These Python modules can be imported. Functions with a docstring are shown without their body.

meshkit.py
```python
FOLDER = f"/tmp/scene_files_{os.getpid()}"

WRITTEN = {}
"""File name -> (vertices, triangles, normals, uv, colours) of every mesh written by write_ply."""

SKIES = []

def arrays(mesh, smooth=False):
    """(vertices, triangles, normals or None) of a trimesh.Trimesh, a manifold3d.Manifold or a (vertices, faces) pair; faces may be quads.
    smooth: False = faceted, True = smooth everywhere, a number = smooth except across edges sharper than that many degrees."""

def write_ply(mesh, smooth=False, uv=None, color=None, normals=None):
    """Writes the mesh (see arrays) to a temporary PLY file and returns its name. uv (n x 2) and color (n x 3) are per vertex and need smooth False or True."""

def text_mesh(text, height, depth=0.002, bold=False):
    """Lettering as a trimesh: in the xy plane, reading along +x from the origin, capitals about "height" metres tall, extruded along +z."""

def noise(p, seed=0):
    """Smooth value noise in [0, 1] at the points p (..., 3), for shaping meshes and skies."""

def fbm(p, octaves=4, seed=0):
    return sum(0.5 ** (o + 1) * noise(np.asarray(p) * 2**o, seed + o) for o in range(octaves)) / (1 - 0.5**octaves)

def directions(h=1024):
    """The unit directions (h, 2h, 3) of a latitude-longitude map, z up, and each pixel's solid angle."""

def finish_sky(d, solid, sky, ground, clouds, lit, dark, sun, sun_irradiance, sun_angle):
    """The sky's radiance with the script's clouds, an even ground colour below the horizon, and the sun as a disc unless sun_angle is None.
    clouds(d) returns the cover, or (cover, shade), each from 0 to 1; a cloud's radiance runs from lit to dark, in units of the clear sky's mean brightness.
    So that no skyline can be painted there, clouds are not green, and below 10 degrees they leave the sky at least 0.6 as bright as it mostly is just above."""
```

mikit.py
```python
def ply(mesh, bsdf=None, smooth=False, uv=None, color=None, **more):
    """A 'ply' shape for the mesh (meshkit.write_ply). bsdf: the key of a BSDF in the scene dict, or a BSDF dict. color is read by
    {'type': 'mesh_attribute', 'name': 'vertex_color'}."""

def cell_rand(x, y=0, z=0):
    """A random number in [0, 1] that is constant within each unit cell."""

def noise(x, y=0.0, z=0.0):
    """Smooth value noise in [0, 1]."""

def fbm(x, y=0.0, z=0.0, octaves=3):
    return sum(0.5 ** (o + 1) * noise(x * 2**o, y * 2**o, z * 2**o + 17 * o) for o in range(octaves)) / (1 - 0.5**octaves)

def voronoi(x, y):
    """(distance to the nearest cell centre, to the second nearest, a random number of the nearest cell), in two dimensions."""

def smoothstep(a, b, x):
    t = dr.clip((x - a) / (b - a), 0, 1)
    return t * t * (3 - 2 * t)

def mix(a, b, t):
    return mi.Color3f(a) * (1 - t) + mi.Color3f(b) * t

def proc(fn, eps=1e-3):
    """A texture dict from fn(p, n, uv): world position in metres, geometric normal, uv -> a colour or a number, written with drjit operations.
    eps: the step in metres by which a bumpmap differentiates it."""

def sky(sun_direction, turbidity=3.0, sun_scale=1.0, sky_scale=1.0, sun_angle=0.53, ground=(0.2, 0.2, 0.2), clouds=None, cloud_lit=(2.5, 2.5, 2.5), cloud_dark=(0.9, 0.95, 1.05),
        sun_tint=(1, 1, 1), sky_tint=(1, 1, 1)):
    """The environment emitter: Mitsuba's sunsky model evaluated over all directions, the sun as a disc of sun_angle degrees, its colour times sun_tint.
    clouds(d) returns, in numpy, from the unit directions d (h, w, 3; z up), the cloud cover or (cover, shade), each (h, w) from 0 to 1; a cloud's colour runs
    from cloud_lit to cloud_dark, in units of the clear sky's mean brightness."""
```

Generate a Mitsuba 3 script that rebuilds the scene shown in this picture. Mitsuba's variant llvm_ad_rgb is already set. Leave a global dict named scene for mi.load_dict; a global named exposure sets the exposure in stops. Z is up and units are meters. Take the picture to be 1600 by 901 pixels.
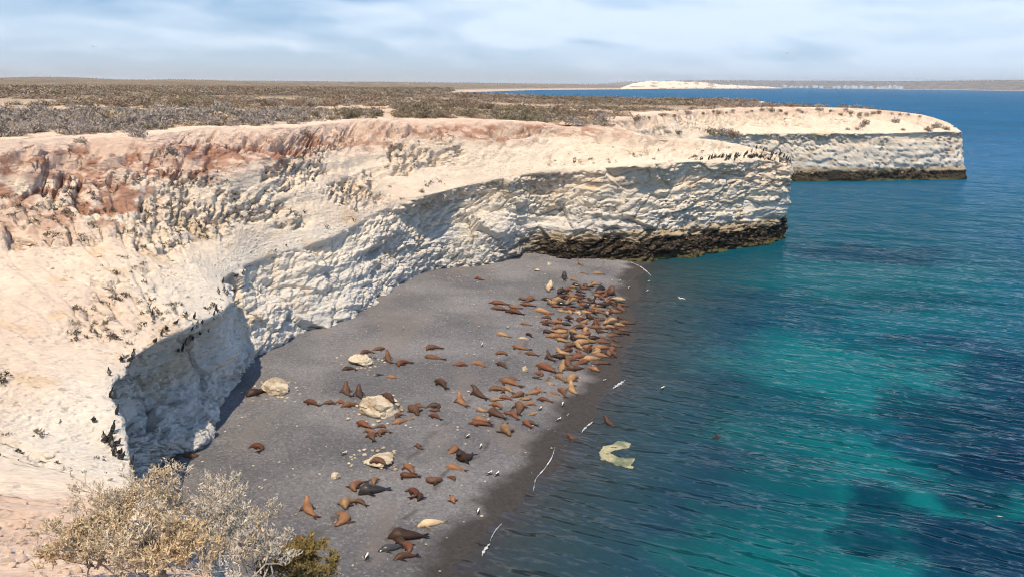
import math, random, numpy as np, trimesh, shapely, mitsuba as mi, drjit as dr, mikit
from scipy.interpolate import PchipInterpolator
from scipy.ndimage import gaussian_filter1d, gaussian_filter
from scipy.spatial import cKDTree
from meshkit import noise as vnoise, fbm as vfbm

rng = np.random.default_rng(7)
random.seed(7)
scene, labels = {}, {}
T = mi.ScalarTransform4f

# ------------------------------------------------------------------ camera, sky, exposure
H, PITCH, ROLL, F = 28.0, math.radians(12.98), math.radians(0.5), 1385.64     # F for a picture 1600 wide: 60 degrees
FWD = np.array([0, math.cos(PITCH), -math.sin(PITCH)])
UP = np.array([0, math.sin(PITCH), math.cos(PITCH)])
RIGHT = np.array([1.0, 0, 0])
CAM = np.array([0, 0, H])
up_cam = UP * math.cos(ROLL) - RIGHT * math.sin(ROLL)
scene['camera'] = dict(type='perspective', fov=60.0, fov_axis='x', near_clip=0.1, far_clip=80000.0,
                       to_world=T().look_at(origin=CAM.tolist(), target=(CAM + FWD).tolist(), up=up_cam.tolist()))
exposure = 1.5
SUN = np.array([-0.10, -0.66, 1.0])


def sky_clouds(d):
    el = np.degrees(np.arcsin(np.clip(d[..., 2], -1, 1)))
    az = np.degrees(np.arctan2(d[..., 0], d[..., 1]))
    w = vfbm(np.stack([az * 0.10, el * 0.25, el * 0 + 3], -1), 4, 5)
    p = np.stack([az * 0.20 + 2.0 * w, el * 1.25 + az * 0.06 + 3.0 * w, el * 0 + 7.3], -1)
    a = vfbm(p, 5, 11)
    b = vfbm(np.stack([az * 0.045, el * 0.26, el * 0 + 1.1], -1), 3, 23)
    cover = np.clip(0.60 + (a - 0.42) * 1.7 + (b - 0.47) * 1.5 - 0.05 * np.clip(el - 3, 0, 4), 0.12, 0.95)
    cover = np.where(el < 2.0, np.maximum(cover, 0.70 - 0.17 * np.clip(el, 0, 2)), cover)
    return cover * (1 - 0.85 * np.clip((el - 7) / 13, 0, 1)), np.clip((vfbm(p * 2.3, 3, 31) - 0.50) * 1.2, 0, 0.35)


scene['sky'] = mikit.sky(SUN, turbidity=2.5, clouds=sky_clouds, sky_scale=0.95, cloud_lit=(3.3, 3.9, 4.6), cloud_dark=(2.75, 3.5, 4.4),
                         sky_tint=(0.84, 1.04, 1.15), sun_tint=(1.0, 0.98, 0.94))


# ------------------------------------------------------------------ helpers: sight lines, meshes, labels
def ray(px, py):
    u, v = (px - 800.0) / F, (py - 450.5) / F
    u2, v2 = u * math.cos(ROLL) + v * math.sin(ROLL), v * math.cos(ROLL) - u * math.sin(ROLL)
    return FWD + RIGHT * u2 - UP * v2


def at(px, py, z):
    """The point of height z that the photograph shows at this pixel of its 1600 x 901."""
    r = ray(px, py)
    return CAM + r * ((z - H) / r[2])


def aty(px, py, y):
    r = ray(px, py)
    return CAM + r * (y / r[1])


def to_px(p):
    q = np.asarray(p) - CAM
    u2, v2, w = q @ RIGHT, -(q @ UP), q @ FWD
    u2, v2 = u2 / w, v2 / w
    u = u2 * math.cos(ROLL) - v2 * math.sin(ROLL)
    v = v2 * math.cos(ROLL) + u2 * math.sin(ROLL)
    return np.stack([u * F + 800, v * F + 450.5, w], -1)


def tag(key, label=None, cat=None, group=None, kind=None):
    labels[key] = {k: v for k, v in dict(label=label, category=cat, group=group, kind=kind).items() if v}


used = {}


def numbered(name):
    n = used.get(name, -1) + 1
    used[name] = n
    return name if n == 0 else f'{name}_{n:03d}'


def grid_faces(n, m):
    i = np.arange(n * m).reshape(n, m)
    a, b, c, d = i[:-1, :-1].ravel(), i[1:, :-1].ravel(), i[1:, 1:].ravel(), i[:-1, 1:].ravel()
    return np.vstack([np.stack([a, b, c], 1), np.stack([a, c, d], 1)])


def grid_normals(P):
    du, dv = np.gradient(P, axis=0), np.gradient(P, axis=1)
    n = np.cross(du, dv)
    return n / np.maximum(np.linalg.norm(n, axis=-1, keepdims=True), 1e-9)


def rough(**k):
    return k


# ------------------------------------------------------------------ materials
nz, fb, sst, mx = mikit.noise, mikit.fbm, mikit.smoothstep, mikit.mix


def principled(col, r=0.9, spec=0.25, **more):
    return dict(type='principled', base_color=col if isinstance(col, dict) else dict(type='rgb', value=list(col)), roughness=r, specular=spec, **more)


# the waterline as x = shore(y)
WL = np.array([at(x, y, 0.0) for x, y in [(1012, 408), (1000, 430), (992, 470), (984, 520), (968, 570), (945, 615), (912, 665), (872, 710), (828, 765), (782, 825), (742, 880), (726, 901)]])
ysort = np.argsort(WL[:, 1])
WLC = np.polyfit((WL[ysort, 1] - 90) / 50, WL[ysort, 0], 4)


def shore_np(y):
    yy = np.clip(y, 36, 140)
    return np.polyval(WLC, (yy - 90) / 50) - 0.55 * np.clip(36 - y, 0, 1e9) + 0.35 * np.sin(y * 0.33) + 0.25 * np.sin(y * 0.71 + 1)


def shore_dr(y):
    t = (dr.clip(y, 36.0, 140.0) - 90) / 50
    a = mi.Float(float(WLC[0]))
    for c in WLC[1:]:
        a = a * t + float(c)
    return a - 0.55 * dr.maximum(36 - y, 0) + 0.35 * dr.sin(y * 0.33) + 0.25 * dr.sin(y * 0.71 + 1)


def beach_z(x, y):
    s = shore_np(y) - x                      # metres up the beach
    return np.where(s > 0, 0.095 * np.minimum(s, 8) + 0.055 * np.clip(s - 8, 0, 30), 0.11 * s)


def on_beach(px, py):
    z = 1.5
    for _ in range(12):
        p = at(px, py, z)
        z = 0.5 * z + 0.5 * float(beach_z(p[0], p[1]))
    return at(px, py, z)


def cliff_col(p, n, uv):
    a = fb(p.x * 0.09, p.y * 0.09, p.z * 0.16, 3)
    b = fb(p.x * 0.55 + 9, p.y * 0.55, p.z * 0.9, 3)
    c = fb(p.x * 3.1, p.y * 3.1 + 5, p.z * 4.3, 3)
    zz = p.z + (a - 0.5) * 4.5 + (b - 0.5) * 1.6 + dr.maximum(p.x + 0.0, 0) * 0.0
    cream = mi.Color3f(0.745, 0.645, 0.53)
    white = mi.Color3f(0.72, 0.67, 0.59)
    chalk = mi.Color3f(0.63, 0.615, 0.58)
    pink = mi.Color3f(0.60, 0.455, 0.375)
    red = mi.Color3f(0.34, 0.175, 0.12)
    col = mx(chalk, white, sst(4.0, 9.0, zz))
    col = mx(col, cream, sst(9.5, 13.5, zz))
    # the reddish soil under the plateau's edge, gone towards the sea end
    sea = sst(5.0, 30.0, p.x + (a - 0.5) * 24)
    near = sst(60.0, 25.0, p.y)
    soil = sst(17.2, 20.0, zz - 0.4 + 3.6 * sst(-26.0, -42.0, p.x) * sst(104.0, 88.0, p.y) * (1 - near) * sst(0.30, 0.55, b) + 7.5 * sst(58.0, 26.0, p.y) * sst(0.32, 0.60, a) - near * (1.5 + 9.0 * (a - 0.5) + 7.0 * (b - 0.5))) * (1 - 0.55 * sea)
    deep = sst(0.44, 0.60, b) * sst(21.9, 20.6, p.z)
    col = mx(col, mx(pink, red, deep * (1 - 0.6 * near)), soil * (0.92 - 0.20 * near))
    col = mx(col, mi.Color3f(0.66, 0.515, 0.42), sst(0.46, 0.62, fb(p.x * 0.07 + 3, p.y * 0.07, p.z * 0.12, 3)) * sst(9.0, 13.0, p.z) * sst(-6.0, -22.0, p.x) * 0.55)
    # bleached dust on the brink itself
    col = mx(col, mi.Color3f(0.66, 0.56, 0.46), sst(0.80, 0.97, n.z) * sst(20.5, 21.8, p.z) * 0.7 * (1 - near))
    # ochre stains; dark specks, part lichen, part painted shade of pits
    col = mx(col, mi.Color3f(0.60, 0.43, 0.22), sst(0.60, 0.74, fb(p.x * 0.3 + 40, p.y * 0.3, p.z * 0.35, 3)) * sst(17.5, 14.0, p.z) * sst(2.5, 6.0, p.z) * 0.42)
    col = mx(col, mi.Color3f(0.15, 0.13, 0.11), sst(0.64, 0.72, fb(p.x * 2.6 + 3, p.y * 2.6, p.z * 6.5, 2)) * sst(0.46, 0.60, fb(p.x * 0.16, p.y * 0.16 + 8, p.z * 0.3, 2)) * 0.38)
    # the tide's dark band where the sea stands at the foot
    tide = sst(-4.0, 8.0, p.x) * sst(116.0, 128.0, p.y)
    lvl = p.z + (b - 0.5) * 2.0 + (c - 0.5) * 0.7
    lim = mi.Float(2.9) + 0.7 * sst(200.0, 150.0, p.y)
    col = mx(col, mi.Color3f(0.40, 0.32, 0.21), tide * sst(lim + 1.7, lim + 0.7, lvl) * 0.9)
    col = mx(col, mx(mi.Color3f(0.028, 0.025, 0.022), mi.Color3f(0.12, 0.088, 0.06), sst(0.46, 0.66, c)), tide * sst(lim + 0.35, lim - 0.35, lvl))
    col = mx(col, mi.Color3f(0.11, 0.115, 0.04), tide * sst(0.75, 0.35, p.z + (c - 0.5) * 0.8) * 0.75)
    return col * (0.86 + 0.28 * c) * (0.90 + 0.2 * b)


def cliff_bump(p, n, uv):
    return dr.abs(fb(p.x * 1.9, p.y * 1.9, p.z * 3.2, 4) - 0.5) * 1.3 + fb(p.x * 5, p.y * 5, p.z * 8, 2) * 0.28


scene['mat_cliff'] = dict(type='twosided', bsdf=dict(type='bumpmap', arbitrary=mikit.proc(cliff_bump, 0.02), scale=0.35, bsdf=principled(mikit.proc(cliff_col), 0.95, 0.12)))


def beach_col(p, n, uv):
    s = shore_dr(p.y) - p.x
    g = fb(p.x * 5.5, p.y * 5.5, 0.0, 3)
    g2 = mikit.cell_rand(p.x * 7.0, p.y * 7.0, 0)
    a = fb(p.x * 0.16, p.y * 0.16, 0.3, 3)
    dry = mx(mi.Color3f(0.128, 0.130, 0.141), mi.Color3f(0.20, 0.20, 0.212), sst(0.3, 0.7, a)) * (0.62 + 0.5 * g + 0.34 * g2)
    dry = mx(dry, mi.Color3f(0.30, 0.28, 0.26), sst(0.945, 0.96, g2) * 0.5)
    dry = mx(dry, mi.Color3f(0.22, 0.195, 0.18), sst(0.60, 0.75, fb(p.x * 0.25 + 20, p.y * 0.12, 0.0, 3)) * 0.4)
    ln = s + 1.6 * (fb(p.x * 0.2, p.y * 0.2, 5.0, 3) - 0.5)
    strand = dr.maximum(sst(0.35, 0.0, dr.abs(ln - 6.2)), sst(0.5, 0.0, dr.abs(ln - 10.5)) * 0.7) * sst(0.45, 0.6, fb(p.x * 1.1, p.y * 1.1, 2.0, 2))
    dry = mx(dry, mi.Color3f(0.06, 0.052, 0.045), strand * 0.6)
    wet = mi.Color3f(0.058, 0.054, 0.054) * (0.7 + 0.5 * g + 0.2 * g2)
    w = sst(3.8, 1.6, s + (fb(p.x * 0.5, p.y * 0.5, 2.0, 3) - 0.5) * 2.4)
    return mx(dry, wet, w)


scene['mat_beach'] = dict(type='twosided', bsdf=dict(type='bumpmap', arbitrary=mikit.proc(lambda p, n, uv: nz(p.x * 6, p.y * 6, 0.0) * 0.6 + nz(p.x * 13, p.y * 13, 3.0) * 0.4, 0.02), scale=0.12, bsdf=principled(mikit.proc(beach_col), 0.85, 0.2)))


def plain_col(p, n, uv):
    d = dr.sqrt(p.x * p.x + p.y * p.y)
    a = fb(p.x * 0.02, p.y * 0.008, 0.0, 4)
    b = fb(p.x * 0.35, p.y * 0.35, 0.0, 3)
    soil = mx(mi.Color3f(0.42, 0.33, 0.26), mi.Color3f(0.52, 0.42, 0.33), b)
    scrub = mx(mi.Color3f(0.125, 0.105, 0.080), mi.Color3f(0.185, 0.145, 0.110), sst(0.35, 0.65, a))
    scrub = mx(scrub, mi.Color3f(0.10, 0.095, 0.06), sst(0.5, 0.68, fb(p.x * 0.05, p.y * 0.02, 4.0, 3)) * 0.5)
    far = sst(150.0, 420.0, d)
    col = mx(soil, scrub, dr.maximum(far, sst(0.42, 0.6, b) * 0.35))
    sand = sst(6.0, 2.0, p.z) * sst(700.0, 1100.0, p.y)
    return mx(col, mi.Color3f(0.37, 0.31, 0.25), sand)


scene['mat_plain'] = dict(type='twosided', bsdf=principled(mikit.proc(plain_col), 0.95, 0.1))

# seabed patches seen through the water: (pixel x, y, half-size across, along, weight); weed dark, sand bright
WEED = [(1500, 660, 9, 7, .9), (1570, 720, 8, 10, .95), (1460, 735, 5, 4, .8), (1415, 830, 4.5, 4, .9), (1550, 850, 7, 5, .85), (1360, 395, 13, 9, .6), (1480, 545, 10, 5, .5), (1600, 600, 8, 9, .7), (1420, 470, 12, 5, .4),
        (1180, 640, 8, 9, .55), (1130, 760, 8, 9, .55), (1200, 480, 14, 14, .5), (1000, 800, 14, 12, .35)]
SAND = [(1290, 860, 7, 10, 1.0), (1270, 740, 6, 13, .85), (1330, 590, 13, 15, .8), (1350, 480, 14, 16, .4), (1260, 540, 8, 12, .6), (1380, 760, 5, 7, .7), (1540, 500, 14, 14, .2), (1420, 440, 20, 16, .3), (1460, 770, 6, 3, .8)]
WEEDW = [(*at(x, y, 0)[:2], a, b, w) for x, y, a, b, w in WEED]
SANDW = [(*at(x, y, 0)[:2], a, b, w) for x, y, a, b, w in SAND]


def blobs(p, table, warp_x, warp_y):
    t = mi.Float(0)
    for x, y, a, b, w in table:
        q = dr.square((p.x + warp_x - x) / a) + dr.square((p.y + warp_y - y) / b)
        t = dr.maximum(t, w * sst(1.7, 0.25, q))
    return t


def sea_col(p, n, uv):
    s = p.x - shore_dr(p.y)                              # metres out from the waterline
    d = dr.sqrt(p.x * p.x + p.y * p.y)
    wx = (fb(p.x * 0.16, p.y * 0.16, 1.0, 5) - 0.5) * 17
    wy = (fb(p.x * 0.16, p.y * 0.16, 6.0, 5) - 0.5) * 17
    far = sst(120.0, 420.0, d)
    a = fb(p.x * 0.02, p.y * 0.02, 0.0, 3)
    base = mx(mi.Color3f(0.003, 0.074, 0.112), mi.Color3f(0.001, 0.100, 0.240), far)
    base = mx(base, mi.Color3f(0.002, 0.070, 0.165), sst(0.45, 0.7, a) * 0.5)
    base = mx(base, mi.Color3f(0.003, 0.150, 0.172), blobs(p, SANDW, wx, wy) * (1 - far))
    base = mx(base, mi.Color3f(0.001, 0.015, 0.048), blobs(p, WEEDW, wx, wy) * 0.85)
    grey = mi.Color3f(0.024, 0.062, 0.072)
    base = mx(base, grey, sst(20.0, 4.0, s + (a - 0.5) * 10) * sst(165.0, 120.0, p.y) * 0.85)
    bed = mi.Color3f(0.056, 0.055, 0.058) * (0.75 + 0.5 * fb(p.x * 2, p.y * 2, 0.0, 3))
    t = dr.exp(-dr.maximum(s, 0) * 0.26) * sst(150.0, 138.0, p.y)
    return mx(base, bed, t)


def crest_dir():
    a_, b_ = at(1200, 560, 0), at(1400, 588, 0)                 # two pixels along one crest
    d_ = (b_ - a_)[:2] / np.linalg.norm((b_ - a_)[:2])
    return d_


CD = crest_dir()


def sea_bump(p, n, uv):
    along, across = p.x * float(CD[0]) + p.y * float(CD[1]), p.y * float(CD[0]) - p.x * float(CD[1])
    w1 = fb(along * 0.055, across * 0.16, 0.0, 3)
    w2 = fb(along * 0.12 + 7, across * 0.30, 4.0, 2)
    out = sst(2.0, 45.0, p.x)

    def train(length, phase, tilt):
        s_ = dr.sin((across + tilt * along) * (6.2832 / length) + phase)
        return dr.power(0.5 + 0.5 * s_, 1.7)                                     # peaked crests
    h_ = 0.20 * train(6.4, w1 * 16.0, 0.03) * out * sst(0.25, 0.65, w2) * 1.6 + 0.16 * train(3.9, w1 * 20.0 + w2 * 5, -0.05) * (0.35 + 0.65 * out) + 0.085 * train(2.1, w2 * 17.0, 0.08)
    return h_ + 0.30 * fb(along * 0.36, across * 1.25, 0.0, 3) + 0.06 * nz(along * 1.6, across * 3.4, 5.0)


SEA_ROUGH = mikit.proc(lambda p, n, uv: 0.15 + 0.20 * sst(80.0, 900.0, dr.sqrt(p.x * p.x + p.y * p.y)))
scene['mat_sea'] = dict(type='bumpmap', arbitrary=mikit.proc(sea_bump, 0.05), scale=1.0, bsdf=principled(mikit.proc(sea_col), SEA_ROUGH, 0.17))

# ------------------------------------------------------------------ the cliff round the bay
V = lambda *a: np.array(a, float)
B = on_beach


def W(px, py):                                             # a cliff foot that stands in the sea
    return at(px, py, 0.0)


def st(rim, soil, lip, foot, rec=None, sag=0.0, bulge=0.0):
    return dict(rim=rim, soil=soil, lip=lip, foot=foot, rec=rec, sag=sag, bulge=bulge)


def LY(px, py, foot, lean):                                # a ledge that stands 'lean' metres behind (along y) its foot
    return aty(px, py, foot[1] + lean)


ST = [
    st(V(-6, -30, 27), V(-2, -29, 26.6), V(9, -28, 25), V(14, -27, 1)),
    st(V(-14, -12, 26.8), V(-8, -9, 26.6), V(3.5, -5, 25.6), V(9, -2, 1)),
    st(V(-18, -2, 26.8), V(-7, -1, 26.5), V(1.2, 1.2, 26.0), V(8, 10, 2)),
    st(V(-26, 3, 26.5), V(-10, 3, 25.4), at(400, 925, 23.7), V(4, 16, 2)),
    st(V(-34, 8, 26), V(-15, 7, 24.0), at(315, 885, 22.3), V(-4, 24, 2)),
    st(V(-42, 16, 25.3), V(-22, 13, 21.6), at(260, 835, 19.0), V(-9, 32, 2.2)),
    st(V(-50, 28, 24.5), V(-33, 25, 18.2), at(232, 778, 13.5), V(-15, 42, 2.4)),
    st(V(-56, 42, 23.5), V(-43, 39, 17.2), at(214, 730, 9.4), B(228, 742), (6.5, 7.4)),
    st(V(-60, 55, 23), V(-48, 53, 17.6), at(186, 640, 10.8), B(266, 712), (9.0, 8.6)),
    st(V(-62, 66, 22.8), V(-49, 64, 18.3), at(188, 590, 11.1), B(310, 697), (9.5, 9.0)),
    st(V(-60, 76, 22.5), V(-48, 73, 18.5), at(230, 545, 11.1), B(339, 660), (9.0, 9.0)),
    st(at(20, 219, 22.4), at(60, 300, 18.5), at(300, 510, 10.6), B(353, 625), (6.0, 8.9)),
    st(at(120, 211, 22.4), at(140, 285, 18.8), at(356, 482, 9.8), B(376, 592), (0.8, 8.6)),
    st(at(215, 211, 22.4), at(225, 275, 18.9), V(-27.4, 82.5, 9.8), B(402, 567), None, 0.4),
    st(at(330, 201, 22.4), at(325, 262, 19.2), V(-26.6, 91.5, 9.8), B(470, 523), None, 0.4),
    st(at(450, 198, 22.3), at(440, 243, 19.5), V(-21.6, 102.0, 10.2), B(562, 490), None, 0.4),
    st(at(560, 188, 22.3), at(548, 226, 19.7), V(-15.9, 119.6, 12.0), B(640, 436), None, 0.3),
    st(at(600, 186, 22.3), at(590, 223, 19.7), at(672, 304, 13.0), B(668, 424), (3.4, 10.6), 0.3),
    st(at(645, 186, 22.2), at(638, 220, 19.6), at(720, 292, 13.0), B(715, 418), (2.0, 10.8)),
    st(at(730, 187, 22.0), at(722, 216, 19.7), at(790, 278, 13.8), B(772, 414), (0.5, 11.5)),
    st(at(820, 191, 21.5), at(815, 213, 19.6), at(858, 268, 14.4), B(842, 397), (1.2, 11.5)),
    st(at(880, 195, 21.0), at(876, 212, 19.3), at(905, 264, 14.7), B(882, 404), (0.6, 12)),
]
for rim, lip, foot, lean, rec in [((935, 197, 20.8), (945, 262), (930, 411), 2.4, (0.6, 13)), ((1000, 208, 19.8), (1000, 257), (1000, 408), -0.6, (3.2, 11.0)), ((1045, 212, 19.2), (1045, 254), (1050, 403), -0.4, (1.7, 12.6)),
                                  ((1100, 217, 18.5), (1100, 252), (1105, 396), 0.3, (1.1, 13.8)), ((1165, 228, 17.2), (1180, 250), (1172, 386), 0.8, (0.6, 13.8)), ((1218, 245, 15.7), (1236, 257), (1208, 378), 1.2, (1.0, 12.6))]:
    f = W(*foot)
    r, l = at(*rim), LY(*lip, f, lean)
    ST.append(st(r, 0.6 * r + 0.4 * l, l, f, rec))
t26, t25, t24, t23 = ST[-1], ST[-2], ST[-3], ST[-5]
ST += [st(t26['rim'] + V(0.5, 2.5, 0), t26['soil'] + V(1, 3, 0), t26['lip'] + V(1.5, 6, -.3), t26['foot'] + V(5, 9, 0), (1.2, 11)),
       st(t25['rim'] + V(0, 2, 0), t25['rim'] + V(1, 4, -1), t25['rim'] + V(2, 8, -4), t25['foot'] + V(8, 24, 0)),
       st(t24['rim'] + V(0, 2, 0), t24['rim'] + V(1, 4, -1), t24['rim'] + V(2, 10, -4), t24['foot'] + V(6, 34, 0)),
       st(t23['rim'] + V(0, 2, 0), t23['rim'] + V(1, 4, -1), t23['rim'] + V(3, 12, -5), t23['foot'] + V(8, 46, 0)),
       dict(st(V(20, 186, 20.8), V(22, 188, 19.5), V(28, 193, 14), V(36, 197, 0)), wide=True)]

HS = [st(V(19.6, 184, 20.8), V(21.6, 186.5, 19.5), V(27.4, 192, 14), V(35.5, 196, 0)), st(V(26, 203, 20.8), V(30, 204, 18.5), V(34, 205.5, 13.5), V(41, 207, 0)), st(V(38, 238, 20.8), V(42, 237, 18), V(46, 235, 13.5), V(52, 232, 0)), st(at(1110, 172, 20.7), V(60, 270, 18), V(59, 262, 14.4), V(60, 261, 0))]
for rim, back, lip, foot, lean in [((1185, 168), 20, (1195, 209), (1195, 283), -0.6), ((1262, 168), 21, (1262, 208), (1270, 283), 0.4), ((1268, 168), 22, (1276, 208), (1282, 283), -1.0), ((1330, 169), 22, (1330, 208), (1336, 283), -0.6), ((1390, 173), 20, (1388, 208), (1395, 282), -0.6),
                                   ((1440, 179), 16, (1450, 206), (1455, 281), -0.3), ((1486, 194), 9, (1502, 206), (1509, 280), 1.5)]:
    f = W(*foot)
    r, l = aty(*rim, f[1] + back), LY(*lip, f, lean)
    HS.append(st(r, 0.55 * r + 0.45 * l, l, f, (0.9, l[2] - 1.0)))
h = HS[-1]
HS += [st(h['rim'] + V(-2, 8, .4), h['rim'] + V(0, 9, -.5), h['lip'] + V(2, 9, -1), h['foot'] + V(3, 12, 0)),
       st(V(124, 308, 18.6), V(127, 311, 17), V(133, 316, 12), V(138, 320, 0)),
       st(V(112, 330, 19.6), V(115, 333, 18.6), V(121, 339, 12), V(127, 344, 0)),
       st(V(108, 380, 20.5), V(111, 382, 19), V(119, 386, 12), V(126, 390, 0)),
       st(V(120, 440, 20.8), V(124, 443, 19), V(131, 450, 12), V(138, 456, 0)),
       st(V(80, 478, 20.8), V(81, 481, 19), V(83, 490, 12), V(85, 498, 0)),
       st(V(0, 490, 20.8), V(0, 494, 19), V(0, 503, 12), V(0, 512, 0)),
       st(V(-40, 640, 20), V(-36, 642, 18), V(-26, 645, 9), V(-16, 648, 0))]


def plateau_base(x, y):
    z = 22.4 + 4.2 * np.exp(-((x + 6) ** 2 + (y + 4) ** 2) / (2 * 26.0 ** 2)) - 1.6 / (1 + np.exp(-(x - 0.0) / 9.0)) / (1 + np.exp(-(y - 120) / 15))
    d = np.hypot(x, y)
    p = np.stack([x * 0.02, y * 0.02, x * 0], -1)
    return z + (vfbm(p, 3, 3) - 0.5) * 0.9 + (vfbm(p * 0.05, 3, 4) - 0.42) * 26 * np.clip((d - 500) / 5000, 0, 1)


def resample(pts, n):
    u = np.concatenate([[0], np.cumsum(np.linalg.norm(np.diff(pts, axis=0), axis=1) + 1e-3)])
    return PchipInterpolator(u, pts)(np.linspace(0, u[-1], n))


BRINK = np.vstack([resample(np.array([s['rim'] for s in ST]), 500), resample(np.array([s['rim'] for s in HS]), 500)])
BRINK_DZ = BRINK[:, 2] - plateau_base(BRINK[:, 0], BRINK[:, 1])
BRINK_TREE = cKDTree(BRINK[:, :2])


def plateau_z(x, y):
    """The plain's height; near the brink it runs into the brink's own height."""
    x, y = np.asarray(x, float), np.asarray(y, float)
    d, i = BRINK_TREE.query(np.stack([x, y], -1), k=12)
    w = 1 / (d + 0.5) ** 2
    return plateau_base(x, y) + (w * BRINK_DZ[i]).sum(-1) / w.sum(-1) * np.exp(-(d[..., 0] / 28.0) ** 2)


def blocks(q, size, seed):
    """Fractured rock: (each block's own offset and tilt, distance to the crack round it, block number)."""
    r = np.random.default_rng(seed)
    flat = q.reshape(-1, 3)
    area = np.linalg.norm(np.cross(np.gradient(q, axis=0), np.gradient(q, axis=1)), axis=-1).ravel()
    n = int(area.sum() / size ** 2)
    pick = r.choice(len(flat), n, replace=False, p=area / area.sum())
    sc = np.array([1, 1, 1.5]) / size
    seeds = (flat[pick] + r.normal(0, size * 0.25, (n, 3))) * sc
    d, i = cKDTree(seeds).query(flat * sc + (vfbm(flat * 1.3 / size, 2, seed)[:, None] - 0.5) * 0.35, k=2, workers=-1)
    tilt = r.normal(0, 0.45, (n, 3))
    off = r.uniform(-0.5, 0.5, n)[i[:, 0]] + ((flat * sc - seeds[i[:, 0]]) * tilt[i[:, 0]]).sum(1)
    return off.reshape(q.shape[:2]), (d[:, 1] - d[:, 0]).reshape(q.shape[:2]), i[:, 0].reshape(q.shape[:2])


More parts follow.
